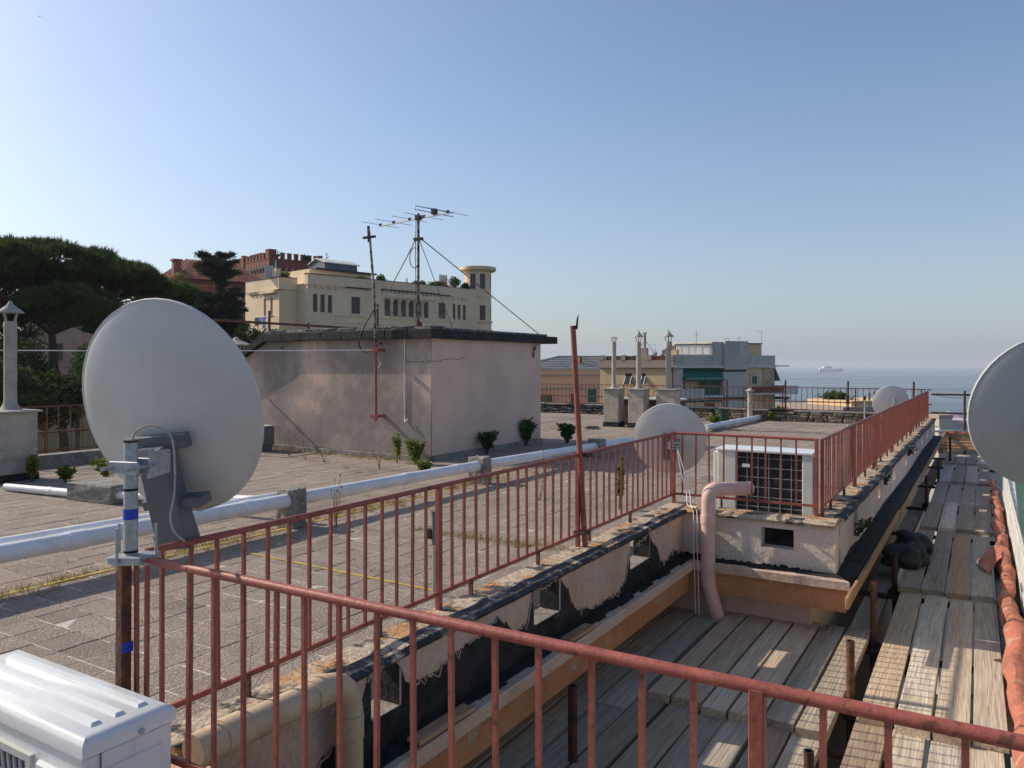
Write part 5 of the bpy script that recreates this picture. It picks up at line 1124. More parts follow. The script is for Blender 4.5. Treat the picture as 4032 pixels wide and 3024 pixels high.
B_('window_frame', M['whiteb'], 6.30,6.36,-.06,0,q(.30),q(.90)); B_('window_frame', M['whiteb'], 6.80,6.86,-.06,0,q(.30),q(.90)); B_('window_frame', M['whiteb'], 6.30,6.86,-.06,0,q(.851),q(.91))
MB().prism([(6.18,-.04,q(.3)),(6.28,-.04,q(.3)),(6.28,-.04,q(.93)),(6.88,-.04,q(.93)),(6.88,-.04,q(.3)),(6.98,-.04,q(.3)),(7.0,-.04,q(.95)),(6.8,-.04,q(1.02)),(6.58,-.04,q(1.08)),(6.36,-.04,q(1.02)),(6.16,-.04,q(.95))], (0,.03,0)).build('window_surround', M['cladding'], t, local=True)
for (a, b, z0, z1, dp) in ((.80,2.36,1.40,.60,.55),(2.42,3.85,1.40,.60,.55),(.80,2.2,-.50,-.80,.3),(2.3,3.64,-.50,-.80,.3)):
    MB().prism([(a,.3,q(z0)),(b,.3,q(z0)),(b,.3-dp-.1,q(z1+.1)),(b,.3-dp-.1,q(z1)),(a,.3-dp-.1,q(z1)),(a,.3-dp-.1,q(z1+.1))], (0,.015,-.02)).build('awning', M['awn'], t, local=True)
    MB().box(a,b,.3-dp-.125,.3-dp-.101,q(z1+.09),q(z1+.12)).build('awning_trim', M['corr'], t, local=True)
MB().prism([(8.30,-.1,q(1.40)),(8.30,1.5,q(1.40)),(8.75,1.5,q(.50)),(8.75,-.1,q(.50))], (0,0,.03)).build('awning', M['awn'], t, local=True); MB().prism([(8.30,-.1,q(1.38)),(8.72,-.1,q(.50)),(8.34,-.1,q(.52))], (0,.02,0)).build('awning_side', M['awn'], t, local=True)
B_('balcony', M['grey'], .5,2.38,-.25,.6,q(-.58),q(.04)); B_('balcony_slab', M['corr'], 2.4,3.95,-.25,.6,q(-.55),q(-.40)); B_('balcony_door', M['awn'], 2.42,3.9,.2,.22,q(-.4),q(.55)); B_('recess_wall', M['ochre'], .9,3.9,.50,.59,q(-.4),q(1.4)); B_('window', M['glass'], .95,1.3,.45,.49,q(0),q(.7)); B_('window', M['glass'], 2.75,3.2,.15,.19,q(.05),q(.75))
B_('balcony', M['corr'], 5.77,9.6,-.8,.0,q(-.40),q(-.28)); B_('balcony_front', M['corr'], 8.5,9.63,-.85,-.7,q(-.35),q(.20)); B_('balcony_rail', M['brick'], 5.8,8.46,-.78,-.74,q(-.27),q(.18))
for k in range(14): B_('flower_pot', M['brick'], 7.3+k*.09,7.37+k*.09,-.85,-.79,q(.05),q(.2+.05*random.random()))
B_('beam', M['darkroof'], 8.29,9.2,-.5,.3,q(-.75),q(-.58)); B_('wall_band', M['darkroof'], 3.4,5.75,-.16,-.121,q(-.72),q(-.55)); B_('lower_window', M['brick'], 2.5,3.3,-.06,.0,q(-1.3),q(-.9)); B_('lower_wall', M['ochre'], .8,3.94,.0,.55,-14,q(-.85))
# attic with white shutters, turned towards the sun
AM = Matrix.Translation((3.04,-.05,0)) @ Matrix.Rotation(rad(-54),4,'Z')
B2 = lambda n, m_, *a: MB().box(*a).xf(AM).build(n, m_, t, local=True)
Lw = 2.5
B2('attic_wall', M['grey'], -Lw,0,.06,1.4,q(2.28),q(2.97)); B2('attic_roof', M['darkroof'], -Lw-.05,.05,-.06,1.5,q(2.972),q(3.03)); B2('attic_frame', M['shutter'], -Lw,.0,.02,.058,q(2.285),q(2.96))
for k in range(5):
    a = -Lw+.10+k*.475; o = MB().box(a,a+.39,-.01,.018,q(2.33),q(2.84)).xf(AM).build('shutter', M['shutter'], t, local=True)
    if k < 4:
        for s_ in range(7): B2('louvre', M['shutter'], a+.04,a+.35,-.022,-.0105,q(2.36)+s_*.066,q(2.40)+s_*.066)
# yellow wing leading off to the left
YM = Matrix.Translation((.1,-.02,0)) @ Matrix.Rotation(rad(-56),4,'Z')
Y2 = lambda n, m_, *a: MB().box(*a).xf(YM).build(n, m_, t, local=True)
WL_ = 5.35
MB().holed(0, -14, q(1.42), .2, [(-3.45,-2.95,q(.35),q(1.05)),(-2.25,-1.95,q(.35),q(1.05)),(-3.45,-2.95,q(-1.2),q(-.5)),(-2.25,-1.95,q(-1.2),q(-.5))], -WL_).xf(YM).build('yellow_wall', M['ochre'], t, local=True)
Y2('yellow_core', M['ochre'], -WL_,-.02,.25,5,-14,q(1.40)); Y2('cornice', M['pale'], -WL_-.1,.05,-.15,.2,q(1.421),q(1.55)); Y2('parapet', M['pale'], -WL_-.08,.03,-.08,.15,q(1.552),q(1.93))
for a in (-WL_-.05,-3.75,-1.85,-.3): Y2('parapet_pier', M['pale'], a,a+.33,-.1,.18,q(1.932),q(2.27))
for a, b in ((-4.95,-3.8),(-3.4,-2.6),(-1.5,-.35)): Y2('parapet_screen', M['darkwood'] if a < -3 else M['brick'], a,b,.0,.06,q(1.932),q(2.22))
Y2('rear_wall', M['brick'], -3.5,-.3,1.2,1.4,q(1.5),q(2.25))
for (a, b) in ((-3.45,-2.95),(-2.25,-1.95)):
    Y2('window', M['glass'], a,b,.10,.13,q(.35),q(1.05))
    MB().prism([(a,-.02,q(.85)),(b,-.02,q(.85)),(b,-.30,q(.32)),(a,-.30,q(.32))], (0,.02,.0)).xf(YM).build('open_casement', M['glass'], t, local=True)
    for x in (a,b-.04): MB().prism([(x,-.03,q(.86)),(x+.04,-.03,q(.86)),(x+.04,-.32,q(.32)),(x,-.32,q(.32))], (0,-.01,.01)).xf(YM).build('casement_frame', M['shutter'], t, local=True)
Y2('drain_pipe', M['brick'], -.12,-.05,-.07,-.005,-14,q(1.4))
Y2('chimney', M['pale'], -2.45,-2.05,.3,.65,q(1.5),q(2.75)); MB().cyl((-2.25,.48,q(2.75)),(-2.25,.48,q(3.7)),.10,n=10).xf(YM).build('flue', M['flue'], t, local=True, smooth=True); MB().cyl((-2.25,.48,q(3.72)),(-2.25,.48,q(3.78)),.17,n=10).xf(YM).build('flue_cap', M['flue'], t, local=True)
for (dx, dy) in ((-.8,.3),(.75,.3)): MB().tube([(-2.25,.48,q(3.3)),(-2.25+dx,.48+dy,q(2.2))], .015, 5).xf(YM).build('stay', M['black'], t, local=True)
MB().lathe([(.16,0),(.15,.02),(.05,.05)], (0,0,0), 12).xf(YM @ Matrix.Translation((-1.5,.5,q(2.36))) @ Matrix.Rotation(rad(80),4,'X')).build('dish', M['dishgrey'], t, local=True)
MB().tube([(-1.5,.5,q(1.5)),(-1.5,.5,q(3.05))], .012, 5).bar((-1.9,.5,q(2.98)),(-1.48,.5,q(3.02)),.015,.015).bar((-1.75,.4,q(2.6)),(-1.4,.6,q(2.62)),.015,.015).xf(YM).build('aerial', M['galv'], t, local=True)
for k in range(4): Y2('chimney_pot', M['flue'], -1.15+k*.09,-1.09+k*.09,.8,.86,q(2.2),q(2.62))
Y2('chimney', M['brick'], -1.2,-.75,.7,1.0,q(1.9),q(2.3)); Y2('chimney', M['ochre'], -.45,.0,.5,.9,q(2.2),q(2.62))
for k in range(3): Y2('chimney_pot', M['darkroof'], -.42+k*.12,-.35+k*.12,.65,.72,q(2.62),q(2.9))
# aerials on the grey roof
for (x, z0, z1, arms) in ((2.06,3.0,3.97,((-.18,.27,3.61),)),(7.43,2.2,3.95,((-.56,.02,3.94),)),(4.65,3.2,3.42,((-.4,.02,3.40),)),(5.55,3.2,3.5,((-.25,.03,3.41),(-.1,.1,3.5)))):
    b = MB().tube([(x,.25,q(z0)),(x,.25,q(z1))], .018, 6)
    for a0, a1, z in arms: b.bar((x+a0,.25,q(z)),(x+a1,.25,q(z)),.022,.022)
    b.build('aerial', M['galv'], t, local=True)
# pink house with slate roof further back
po_ = Vector((-29.82,54.42))*1.62
t = thing('pink_house', 'pink house with grey slate hipped roof behind the stair housing', 'house', (po_.x,po_.y,1.65), rz=AR, sc=1.62)
M['pinkfar'] = mat('salmon_render', (.64,.42,.31), .9, c2=(.57,.36,.26), s2=.4, fine=.08, fs=6); M['tan'] = mat('tan_render', (.62,.45,.32), .9, fine=.08, fs=6)
M['slateroof'] = mat('slate_roof', (.25,.255,.25), .7, c2=(.19,.195,.19), s2=.6, c3=(.20,.205,.2), s3=2, fine=.2, fs=8)
MB().holed(6.5, -14, q(.78), .2, [(-.6,.62,q(-1.6),q(-.78)),(2.29,2.6,q(-1.6),q(-.75)),(3.84,4.66,q(-1.5),q(-.26))], -3).build('wall', M['pinkfar'], t, local=True)
MB().box(-3,6.5,.2,6,-14,q(.78)).build('core', M['pinkfar'], t, local=True); MB().box(-3,6.5,.02,6,q(.781),q(1.22)).build('attic_wall', M['tan'], t, local=True); MB().box(-3.05,6.5,-.12,.02,q(.70),q(.80)).build('string_course', M['pale'], t, local=True); MB().box(-3.05,6.5,-.06,.02,q(-.42),q(-.25)).build('string_course', M['pale'], t, local=True)
for a, b, z0, z1, m_ in ((-.6,.62,-1.6,-.78,M['glass']),(2.29,2.6,-1.6,-.75,M['dkgreen']),(3.84,4.66,-1.5,-.26,M['awn'])): MB().box(a,b,.08,.12,q(z0),q(z1)).build('window', m_, t, local=True)
MB().add([(-3.3,-.25,q(1.24)),(6.8,-.25,q(1.24)),(6.8,6.3,q(1.24)),(-3.3,6.3,q(1.24)),(2.6,3.0,q(2.32)),(6.8,3.0,q(2.32))], [(0,1,5,4),(1,2,5),(2,3,4,5),(3,0,4),(3,2,1,0)]).build('roof', M['slateroof'], t, local=True)
for r_ in range(7):
    u0 = (r_+.5)/7.5; y = -.25+3.25*u0; z = q(1.24)+1.08*u0; xa = -3.3+5.9*u0
    MB().prism([(xa,y,z+.012),(6.8,y,z+.012),(6.8,y+.03,z+.05),(xa,y+.03,z+.05)], (0,0,-.02)).build('slate_course', M['slateroof'], t, local=True)
MB().tube([(2.6,3.0,q(2.34)),(6.8,3.0,q(2.34))], .05, 6).tube([(-3.3,-.25,q(1.26)),(2.6,3.0,q(2.34))], .045, 6).build('ridge_tiles', M['pale'], t, local=True); MB().box(3.7,3.95,1.2,1.5,q(1.5),q(2.25)).build('chimney', M['brickl'], t, local=True)
# low roof with plants just below the seaward edge
lx, ly = site(.457, 34)
t = thing('low_house', 'cream flat roofed house just below the seaward edge', 'house', (lx,ly,-20), rz=AR); 
MB().box(-1.2,3.2,0,4,0,19.55).build('walls', M['ochre'], t, local=True); MB().box(-1.3,3.4,-.1,4.1,19.551,19.78).build('roof_slab', M['pale'], t, local=True); MB().box(-.4,3.2,.3,3.0,19.781,20.02).build('roof_kerb', M['ochre'], t, local=True)
for k in range(3): MB().cyl((1.4+k*.3,1,20.02),(1.4+k*.3,1,20.35+.05*k),.06,n=8).build('flue', M['bluegrey'], t, local=True)
# sea front house with pink parasol
uo = Vector((-2.61,80.25)); UR = rad(90)-rad(48.8)
t = thing('seafront_house', 'pale terrace house with wall air conditioner beyond the walkway end', 'house', (uo.x,uo.y,-30), rz=UR); 
M['palew'] = mat('pale_render', (.50,.45,.40), .9, c2=(.42,.38,.34), s2=.5, fine=.08, fs=6)
MB().box(-.6,6,0,6,0,26.0-.4).build('walls', M['palew'], t, local=True); MB().box(-.7,6.1,-.12,6,25.6,25.75).build('ledge', M['whiteb'], t, local=True); MB().box(-.5,6,-.02,5.9,25.751,26.35).build('parapet', M['palew'], t, local=True); MB().box(-.62,.72,-.1,1.2,26.0,26.72).build('chimney', M['palew'], t, local=True); MB().box(-.66,.76,-.14,1.3,26.721,27.05).build('chimney_cap', M['pale'], t, local=True)
MB().box(1.45,2.35,-.32,-.01,25.29-.0,25.58).build('air_conditioner', M['ac'], t, local=True); MB().lathe([(.16,0),(.16,.02)], (0,0,0), 12).xf(Matrix.Translation((1.72,-.325,25.44)) @ Matrix.Rotation(rad(90),4,'X')).build('fan', M['dkgrey'], t, local=True)
MB().lathe([(.26,0),(.26,.05)], (0,0,0), 14).xf(Matrix.Translation((.85,-.02,25.4)) @ Matrix.Rotation(rad(90),4,'X')).build('round_vent', M['brickl'], t, local=True); MB().box(-.7,6,-1.4,-.1,24.9,25.08).build('balcony_slab', M['whiteb'], t, local=True); MB().box(-.7,6,-1.42,-1.30,23.9,24.9).build('balcony_front', M['pinkfar'], t, local=True)
pc = Matrix.Translation((uo.x,uo.y,-30)) @ Matrix.Rotation(UR,4,'Z') @ Vector((1.95,1.8,26.35))
t = thing('parasol', 'lilac parasol open on the pale seafront terrace', 'parasol', tuple(pc))
M['lilac'] = mat('lilac_cloth', (.52,.36,.50), .8, fine=.08, trans=.3)
for k in range(8):
    a0, a1 = k*math.pi/4+.2, (k+1)*math.pi/4+.2; R_ = 1.35
    MB().add([(pc.x,pc.y,pc.z+.95),(pc.x+R_*math.cos(a0),pc.y+R_*math.sin(a0),pc.z+.38),(pc.x+R_*math.cos(a1),pc.y+R_*math.sin(a1),pc.z+.38)], [(0,1,2)]).build('canopy_panel', M['lilac'], t)
MB().cyl(tuple(pc),(pc.x,pc.y,pc.z+.97),.03,n=8).build('pole', M['galv'], t)

# ------------------------------------------------------------------ ferry and bird
sx_, sy_ = site(.4146, 4640)
t = thing('ferry', 'white and blue ferry far out on the calm sea', 'ship', (sx_,sy_,-43), rz=VIEW)
M['navy'] = mat('blue_hull', (.07,.075,.30), .5, fine=.05, fs=.05); M['shipw'] = mat('white_ship', (.85,.84,.78), .5, fine=.05, fs=.05); M['shipg'] = mat('ship_blue_grey', (.16,.20,.26), .5, fine=.05, fs=.05)
def hull(z0, z1, l0, l1, w0, w1, bow0, bow1, name, m_):
    n = 10; vs = []; 
    for z, l, w__, bw in ((z0,l0,w0,bow0),(z1,l1,w1,bow1)):
        for i in range(n+1):
            u = i/n; x = -72 + (bw+72)*u; y = w__/2*(1 if u < .6 else max(.02, 1-((u-.6)/.4)**2)); vs += [(x,-y,z),(x,y,z)]
    m0 = 2*(n+1); fs = []
    for i in range(n): fs += [(2*i,2*i+2,m0+2*i+2,m0+2*i),(2*i+3,2*i+1,m0+2*i+1,m0+2*i+3),(m0+2*i,m0+2*i+2,m0+2*i+3,m0+2*i+1)]
    fs += [(1,0,m0,m0+1)]
    return MB().add(vs, fs).build(name, m_, t, local=True)
hull(-.5,12.5,0,0,22,24,66,74,'hull',M['navy']); hull(12.55,20,0,0,24,24,74,77,'upper_hull',M['shipw'])
MB().box(-52,-40,-11,11,20,28).box(-46,-28,-11,11,20,33).build('superstructure', M['shipw'], t, local=True); MB().box(-40,-27,-11.2,11.2,24,25).build('window_strip', M['shipg'], t, local=True)
MB().box(-26,0,-10,10,20.05,32).build('bridge_block', M['shipg'], t, local=True); MB().box(-27,1,-10.5,10.5,32.05,33).build('bridge_roof', M['shipg'], t, local=True); MB().cyl((-34,0,33),(-34,0,41),1.4,n=8).build('mast', M['shipg'], t, local=True)
MB().prism([(34,-9,20.02),(72,-4,20.02),(60,-6,22.5),(44,-9,23.5)], (0,12,0)).build('foredeck', M['shipw'], t, local=True)
MB().box(-45,-22,-12.1,-11.95,4,9.5).box(-20,-6,-12.1,-11.95,4,9.5).build('hull_lettering', M['shipw'], t, local=True)
bx, by = site((85-1106)/1662, 60)
t = thing('bird', 'small dark bird gliding high in the sky above the pines', 'bird', (bx,by,1.65+(787-36)/1662*60))
bb = MB(); P0 = Vector(t.location)
bd_ = MB().tube([P0+Vector((-.10,.02,.05)),P0+Vector((-.04,0,.02)),P0+Vector((.04,0,-.01)),P0+Vector((.12,0,-.045))],[.004,.028,.03,.006],8); bd_.build('body', M['black'], t, smooth=True)
for s_ in (-1,1): MB().add([P0+Vector((-.03,0,.02)),P0+Vector((.03,0,0)),P0+Vector((.02,s_*.14,.05)),P0+Vector((-.06,s_*.26,.03)),P0+Vector((-.03,s_*.13,.06))],[(0,1,2,4),(4,2,3)]).build('wing', M['black'], t)
# ------------------------------------------------------------------ vegetation
def unit(v): return v/np.maximum(np.linalg.norm(v, axis=-1, keepdims=True), 1e-6)
def needles(pos, d, k, length, width, spread):
    n = len(pos); P = np.repeat(pos, k, 0); D = unit(np.repeat(d, k, 0) + RNG.normal(0, spread, (n*k,3)))
    L = length*RNG.uniform(.6,1.15,(n*k,1)); S = unit(np.cross(D, RNG.normal(0,1,(n*k,3))))*width
    return np.stack([P-S, P+S, P+D*L], 1).reshape(-1,3)
def leaves(pos, d, length, width, spread=.6):
    n = len(pos); D = unit(d + RNG.normal(0,spread,(n,3))); S = unit(np.cross(D, RNG.normal(0,1,(n,3))))*width; N = unit(np.cross(D,S))
    L = length*RNG.uniform(.6,1.2,(n,1)); mid = pos + D*L*.5
    return np.stack([pos, mid+S, pos+D*L+N*L*.12, mid-S], 1).reshape(-1,4*3).reshape(-1,3)
def shell(n, c, r, zmin=-1.0, inner=.75):
    v = unit(RNG.normal(0,1,(n*3,3))); v = v[v[:,2] > zmin][:n]; return np.array(c) + v*np.array(r)*RNG.uniform(inner,1,(len(v),1)), v
def pine(name, label, base, trunk, lobes, m, clumps=64, tufts=78, clump_r=.62, group='stone pines by the roof edge', kn=7, ln=.36):
    t = thing(name, label, 'tree', (base[0],base[1],base[2]), group)
    b = MB(); b.tube([base]+trunk, list(np.linspace(.34,.17,len(trunk)+1)), 9)
    fork = Vector(trunk[-1]); P = []; D = []
    for (c, r, w_) in lobes:
        cc, nn_ = shell(int(clumps*w_), c, r, -.08, .82); hub = Vector(c) - Vector((0,0,r[2]*.75)); st = Vector(trunk[-2] if len(trunk) > 1 else base)
        b.tube([fork, fork.lerp(hub,.5)+Vector((0,0,.25)), hub], [.15,.12,.09], 7)
        for i in range(len(cc)):
            p = Vector(cc[i])
            if i % 2 == 0: b.tube([hub, hub.lerp(p,.55)+Vector((0,0,-.12)), p], [.055,.035,.012], 5)
            cr = clump_r*random.uniform(.7,1.25)
            q_, qn = shell(tufts, cc[i], (cr,cr,cr*.62), -.35, .6); P.append(q_); D.append(unit(qn*.8 + np.array((0,0,.9)) + nn_[i]*.3))
    b.build('trunk', M['bark'], t, smooth=True)
    P = np.concatenate(P); D = np.concatenate(D)
    mesh_np('crown', needles(P, D, kn, ln, .028, .45), 3, m, t)
    return t
def S3(t_, d, z): return (*site(t_, d), z)
tx = lambda px: (px-1106)/1662
zz = lambda py, d: 1.65+(787-py)/1662*d
pine('stone_pine', 'broad dark stone pine with spreading umbrella crown beside the flue', S3(tx(165),41,-17), [S3(tx(150),41,-5), S3(tx(118),41,1.2), S3(tx(112),41,zz(720,41))],
     [(S3(tx(95),41,zz(592,41)),(4.0,4.0,1.55),1.5),(S3(tx(232),42,zz(622,42)),(2.9,2.9,1.25),.9),(S3(tx(-5),40,zz(610,40)),(3.0,3.0,1.5),.8),(S3(tx(150),39,zz(665,39)),(2.1,2.1,.8),.45),(S3(tx(300),44,zz(640,44)),(1.6,1.6,.8),.35)], M['pine'], clumps=72)
pine('stone_pine', 'dark stone pine behind the left flue with a trunk reaching below the line', S3(tx(20),44,-17), [S3(tx(15),44,-4), S3(tx(25),44,zz(760,44))],
     [(S3(tx(10),44,zz(650,44)),(3.2,3.2,1.8),1.0),(S3(tx(60),42,zz(700,42)),(1.8,1.8,1.0),.5)], M['pine'], clumps=64)
pine('stone_pine', 'bright green stone pine crown between the big dish and the cedar', S3(tx(370),50,-17), [S3(tx(370),50,-4), S3(tx(365),50,zz(720,50))],
     [(S3(tx(372),50,zz(655,50)),(1.85,1.85,1.0),1.0),(S3(tx(330),51,zz(640,51)),(1.3,1.3,.8),.5)], M['pine2'], clumps=60, clump_r=.52)
pine('stone_pine', 'small dark pine with forked trunk in front of the pink house', S3(tx(235),38,-17), [S3(tx(225),38,-3), S3(tx(205),38,zz(800,38)), S3(tx(225),38,zz(750,38))],
     [(S3(tx(215),38,zz(700,38)),(1.7,1.7,.75),.8),(S3(tx(262),38,zz(720,38)),(1.1,1.1,.7),.4)], M['pine'], clumps=50, clump_r=.52)
# cedar with two leaders
cb_ = S3(tx(478),46,-17); t = thing('cedar', 'tall dark cedar with two wispy leaders in front of the red house', 'tree', cb_)
b = MB(); tops = [S3(tx(490),46,zz(546,46)), S3(tx(440),46.5,zz(552,46.5))]; fork = S3(tx(474),46,zz(640,46))
b.tube([cb_, S3(tx(476),46,-3), fork], [.35,.25,.13], 8)
for tp in tops: b.tube([fork, tuple((Vector(fork)+Vector(tp))/2 + Vector((.1,0,0))), tp], [.10,.06,.02], 6)
P = []; D = []
def spray(p0, dirv, L, dens):
    n_ = 7; pts = [Vector(p0) + dirv*(L*i/n_) + Vector((0,0,.14*L*math.sin(1.6*i/n_)-.16*L*(i/n_)**2)) for i in range(n_+1)]
    b.tube(pts, [.035*(1-i/(n_+1.0))+.006 for i in range(n_+1)], 4)
    side = dirv.cross(Vector((0,0,1))).normalized()
    for i in range(1, n_+1):
        k_ = int(dens*(1.25-.5*i/n_)); w_ = .16*L*(1.15-i/n_)+.08
        q_ = np.array(pts[i]) + np.outer(RNG.uniform(-1,1,k_)*w_, np.array(side)) + np.outer(RNG.uniform(-.5,.5,k_)*L/n_, np.array(dirv)) + RNG.normal(0,.06,(k_,3))
        P.append(q_); D.append(unit(np.array(dirv)*.8 + np.outer(RNG.choice([-1,1],k_)*.7, np.array(side)) + np.array((0,0,.25))))
zf, zbm = fork[2], zz(870,46)
for i in range(300):
    u = random.random(); z = zbm + (zf-zbm)*u; c = Vector(cb_).lerp(Vector(fork), (z-cb_[2])/(fork[2]-cb_[2])); a = random.uniform(0,2*math.pi)
    spray((c.x,c.y,z), Vector((math.cos(a),math.sin(a),.12)), (2.15-.95*u)*random.uniform(.55,1.1), 24)
for tp in tops:
    for i in range(26):
        u = random.random()**.8; c = Vector(fork).lerp(Vector(tp), u); a = random.uniform(0,2*math.pi); spray(c, Vector((math.cos(a),math.sin(a),.35)), (1.35*(1-u)+.34)*random.uniform(.7,1.1), 10)
b.build('trunk', M['bark'], t, smooth=True)
mesh_np('crown', needles(np.concatenate(P), np.concatenate(D), 6, .24, .022, .5), 3, M['cedar'], t)
# leafy trees and shrubs under the pines
def bush(name, label, c, r, n, m, size=.16, group=None, cat='tree', stem=True, base=None):
    base = base if base is not None else ter(c[0],c[1])-1; t = thing(name, label, cat, (c[0],c[1],base), group)
    b = MB().tube([(c[0],c[1],base),(c[0]+.1,c[1],c[2]-r[2]*.3)], [.16,.08], 6)
    for i in range(8):
        p, _ = shell(1, c, r, -.3, .6); 
        if len(p): b.tube([(c[0],c[1],c[2]-r[2]*.9),tuple(p[0])], [.06,.02], 4)
    b.build('trunk', M['bark'], t)
    cl, cn = shell(34, c, np.array(r)*.75, -.9, .3); P = []; D = []
    for i in range(len(cl)):
        rr = np.array(r)*random.uniform(.25,.42); q_, qn = shell(n//34, cl[i], rr, -.8, .5); P.append(q_); D.append(qn)
    mesh_np('crown', leaves(np.concatenate(P), np.concatenate(D), size, size*.38), 4, m, t); return t
for (px, py, d, r, m, lab) in ((20,800,33,(1.9,1.9,1.7),M['leaf'],'dense dark evergreen shrub behind the left flue pillar'),(95,880,30,(1.6,1.6,1.0),M['leaf'],'low dark shrub behind the side railing'),
    (165,850,31,(1.7,1.7,1.2),M['leaf'],'dark rounded shrub below the forked pine trunk'),(212,790,34,(1.1,1.1,1.2),M['leafg'],'sunlit green shrub beside the edge of the big dish'),(255,830,33,(1.8,1.8,1.7),M['leaf'],'dark tree mostly hidden behind the big dish'),
    (330,800,34,(2.2,2.2,2.2),M['leaf'],'tall dark tree hidden by the big dish'),(430,780,40,(2.0,2.0,1.8),M['leaf'],'dark tree filling the gap left of the cedar'),(545,760,44,(2.0,2.0,2.2),M['leaf'],'dark shrubby tree at the foot of the cedar'),(-40,760,38,(2.5,2.5,3.0),M['leaf'],'dark tree at the frame edge behind the flue'),(45,770,52,(3.0,3.0,3.4),M['leaf'],'big dark tree farther up the slope behind the left flue'),(15,850,29,(1.6,1.6,1.4),M['leaf'],'dark bush close behind the wide rendered pillar')):
    bush('shrub_tree', lab, S3(tx(px),d,zz(py,d)), r, 5200, m, size=.17)
# roof garden plants on the villa
for (x, y, z, r, m, lab) in ((14.0,1.2,8.95,(.8,.5,.40),M['leafg'],'roof garden bush left of the villa flues'),(14.9,1.3,9.0,(.7,.5,.5),M['straw'],'dry reddish roof garden bush under the villa flues'),(16.5,1.2,9.4,(.7,.5,.6),M['leafg'],'tall roof garden bush beside the villa flues'),(17.3,.6,9.0,(.5,.4,.4),M['leaf'],'round dark bush at the foot of the villa tower'),(12.0,1.0,8.9,(.9,.4,.28),M['leafg'],'low roof garden plants along the villa parapet'),(7.9,1.2,9.0,(.5,.4,.45),M['leafg'],'wispy plant on the villa roof behind the mast'),(-.85,2.2,8.7,(.6,.5,.35),M['leafy'],'yellow green bush on the villa wing roof'),(5.9,1.2,8.85,(.6,.4,.25),M['leafy'],'light green plant below the villa penthouse')):
    v = on_villa(x, y, z); bush('roof_bush', lab, tuple(v), r, 700, m, size=.16, cat='plant', base=on_villa(x,y,8.0).z)
v = Vector((*site(tx(388),86.5), 11.5)); bush('terrace_bush', 'yellow green bush on the red brick terrace', tuple(v), (.55,.55,.35), 400, M['leafy'], size=.22, cat='plant', base=10)
v = Vector((*site(tx(660),112), 17.15)); bush('terrace_bush', 'small bush growing on the castle battlements', tuple(v), (.7,.5,.45), 500, M['leaf'], size=.25, cat='plant', base=16)
lp_ = Vector((*site(.42,36), .1)); bush('terrace_bush', 'green bush on the cream flat roof below the seaward edge', tuple(lp_), (.9,.6,.3), 700, M['leafg'], size=.15, cat='plant', base=-.4)
# house behind the pines
hx, hy = site(tx(150),72)
t = thing('pine_house', 'pink house wall glimpsed between the pine trunks', 'house', (hx,hy,-18), rz=VIEW)
M['mauve'] = mat('mauve_render', (.42,.27,.22), .9, c2=(.36,.23,.19), s2=.5, fine=.08, fs=6)
MB().holed(5.2,0,25.0,.3,[(-1.5,-.6,20,21.6),(1.2,2.1,20,21.6)],-4.2).build('wall', M['mauve'], t, local=True); MB().box(-4.2,5.2,.3,6,0,24.9).build('core', M['mauve'], t, local=True); MB().box(-4.5,5.5,-.3,6.3,25.001,25.3).build('roof', M['tiles'], t, local=True)
for a in (-1.5,1.2): MB().box(a,a+.9,.15,.2,20,21.6).build('window', M['blind'], t, local=True)
# ---- plants growing out of the roof
def stem_plant(x, y, h, n, spread, m, label, name='roof_shrub', leaf=.085, dens=34, z0=0.0, cat='plant'):
    t = thing(name, label, cat, (x,y,z0)); b = MB(); P = []; D = []
    for i in range(n):
        a = random.uniform(0,2*math.pi); tip = Vector((x+spread*math.cos(a)*random.uniform(.3,1), y+spread*math.sin(a)*random.uniform(.3,1), z0+h*random.uniform(.65,1)))
        mid = Vector((x,y,z0)).lerp(tip,.5)+Vector((0,0,.08*h)); pts = [Vector((x+random.uniform(-.02,.02),y+random.uniform(-.02,.02),z0-.005)), mid, tip]; b.tube(pts, [.007,.005,.003], 4)
        u = RNG.uniform(.25,1.0,dens); q_ = np.array([np.array(pts[0].lerp(mid,v_*2) if v_ < .5 else mid.lerp(tip,v_*2-1)) for v_ in u]); dd = unit(RNG.normal(0,1,(dens,3))*np.array((1,1,.35))+np.array((0,0,.45))); P.append(q_); D.append(dd)
    b.build('stems', M['bark'] if m is not M['leafy'] else M['grass'], t); mesh_np('foliage', leaves(np.concatenate(P), np.concatenate(D), leaf, leaf*.26, .25), 4, m, t); return t
sp = lambda px, py: (lambda d: site(tx(px), d))(1.65*1662/(py-787))
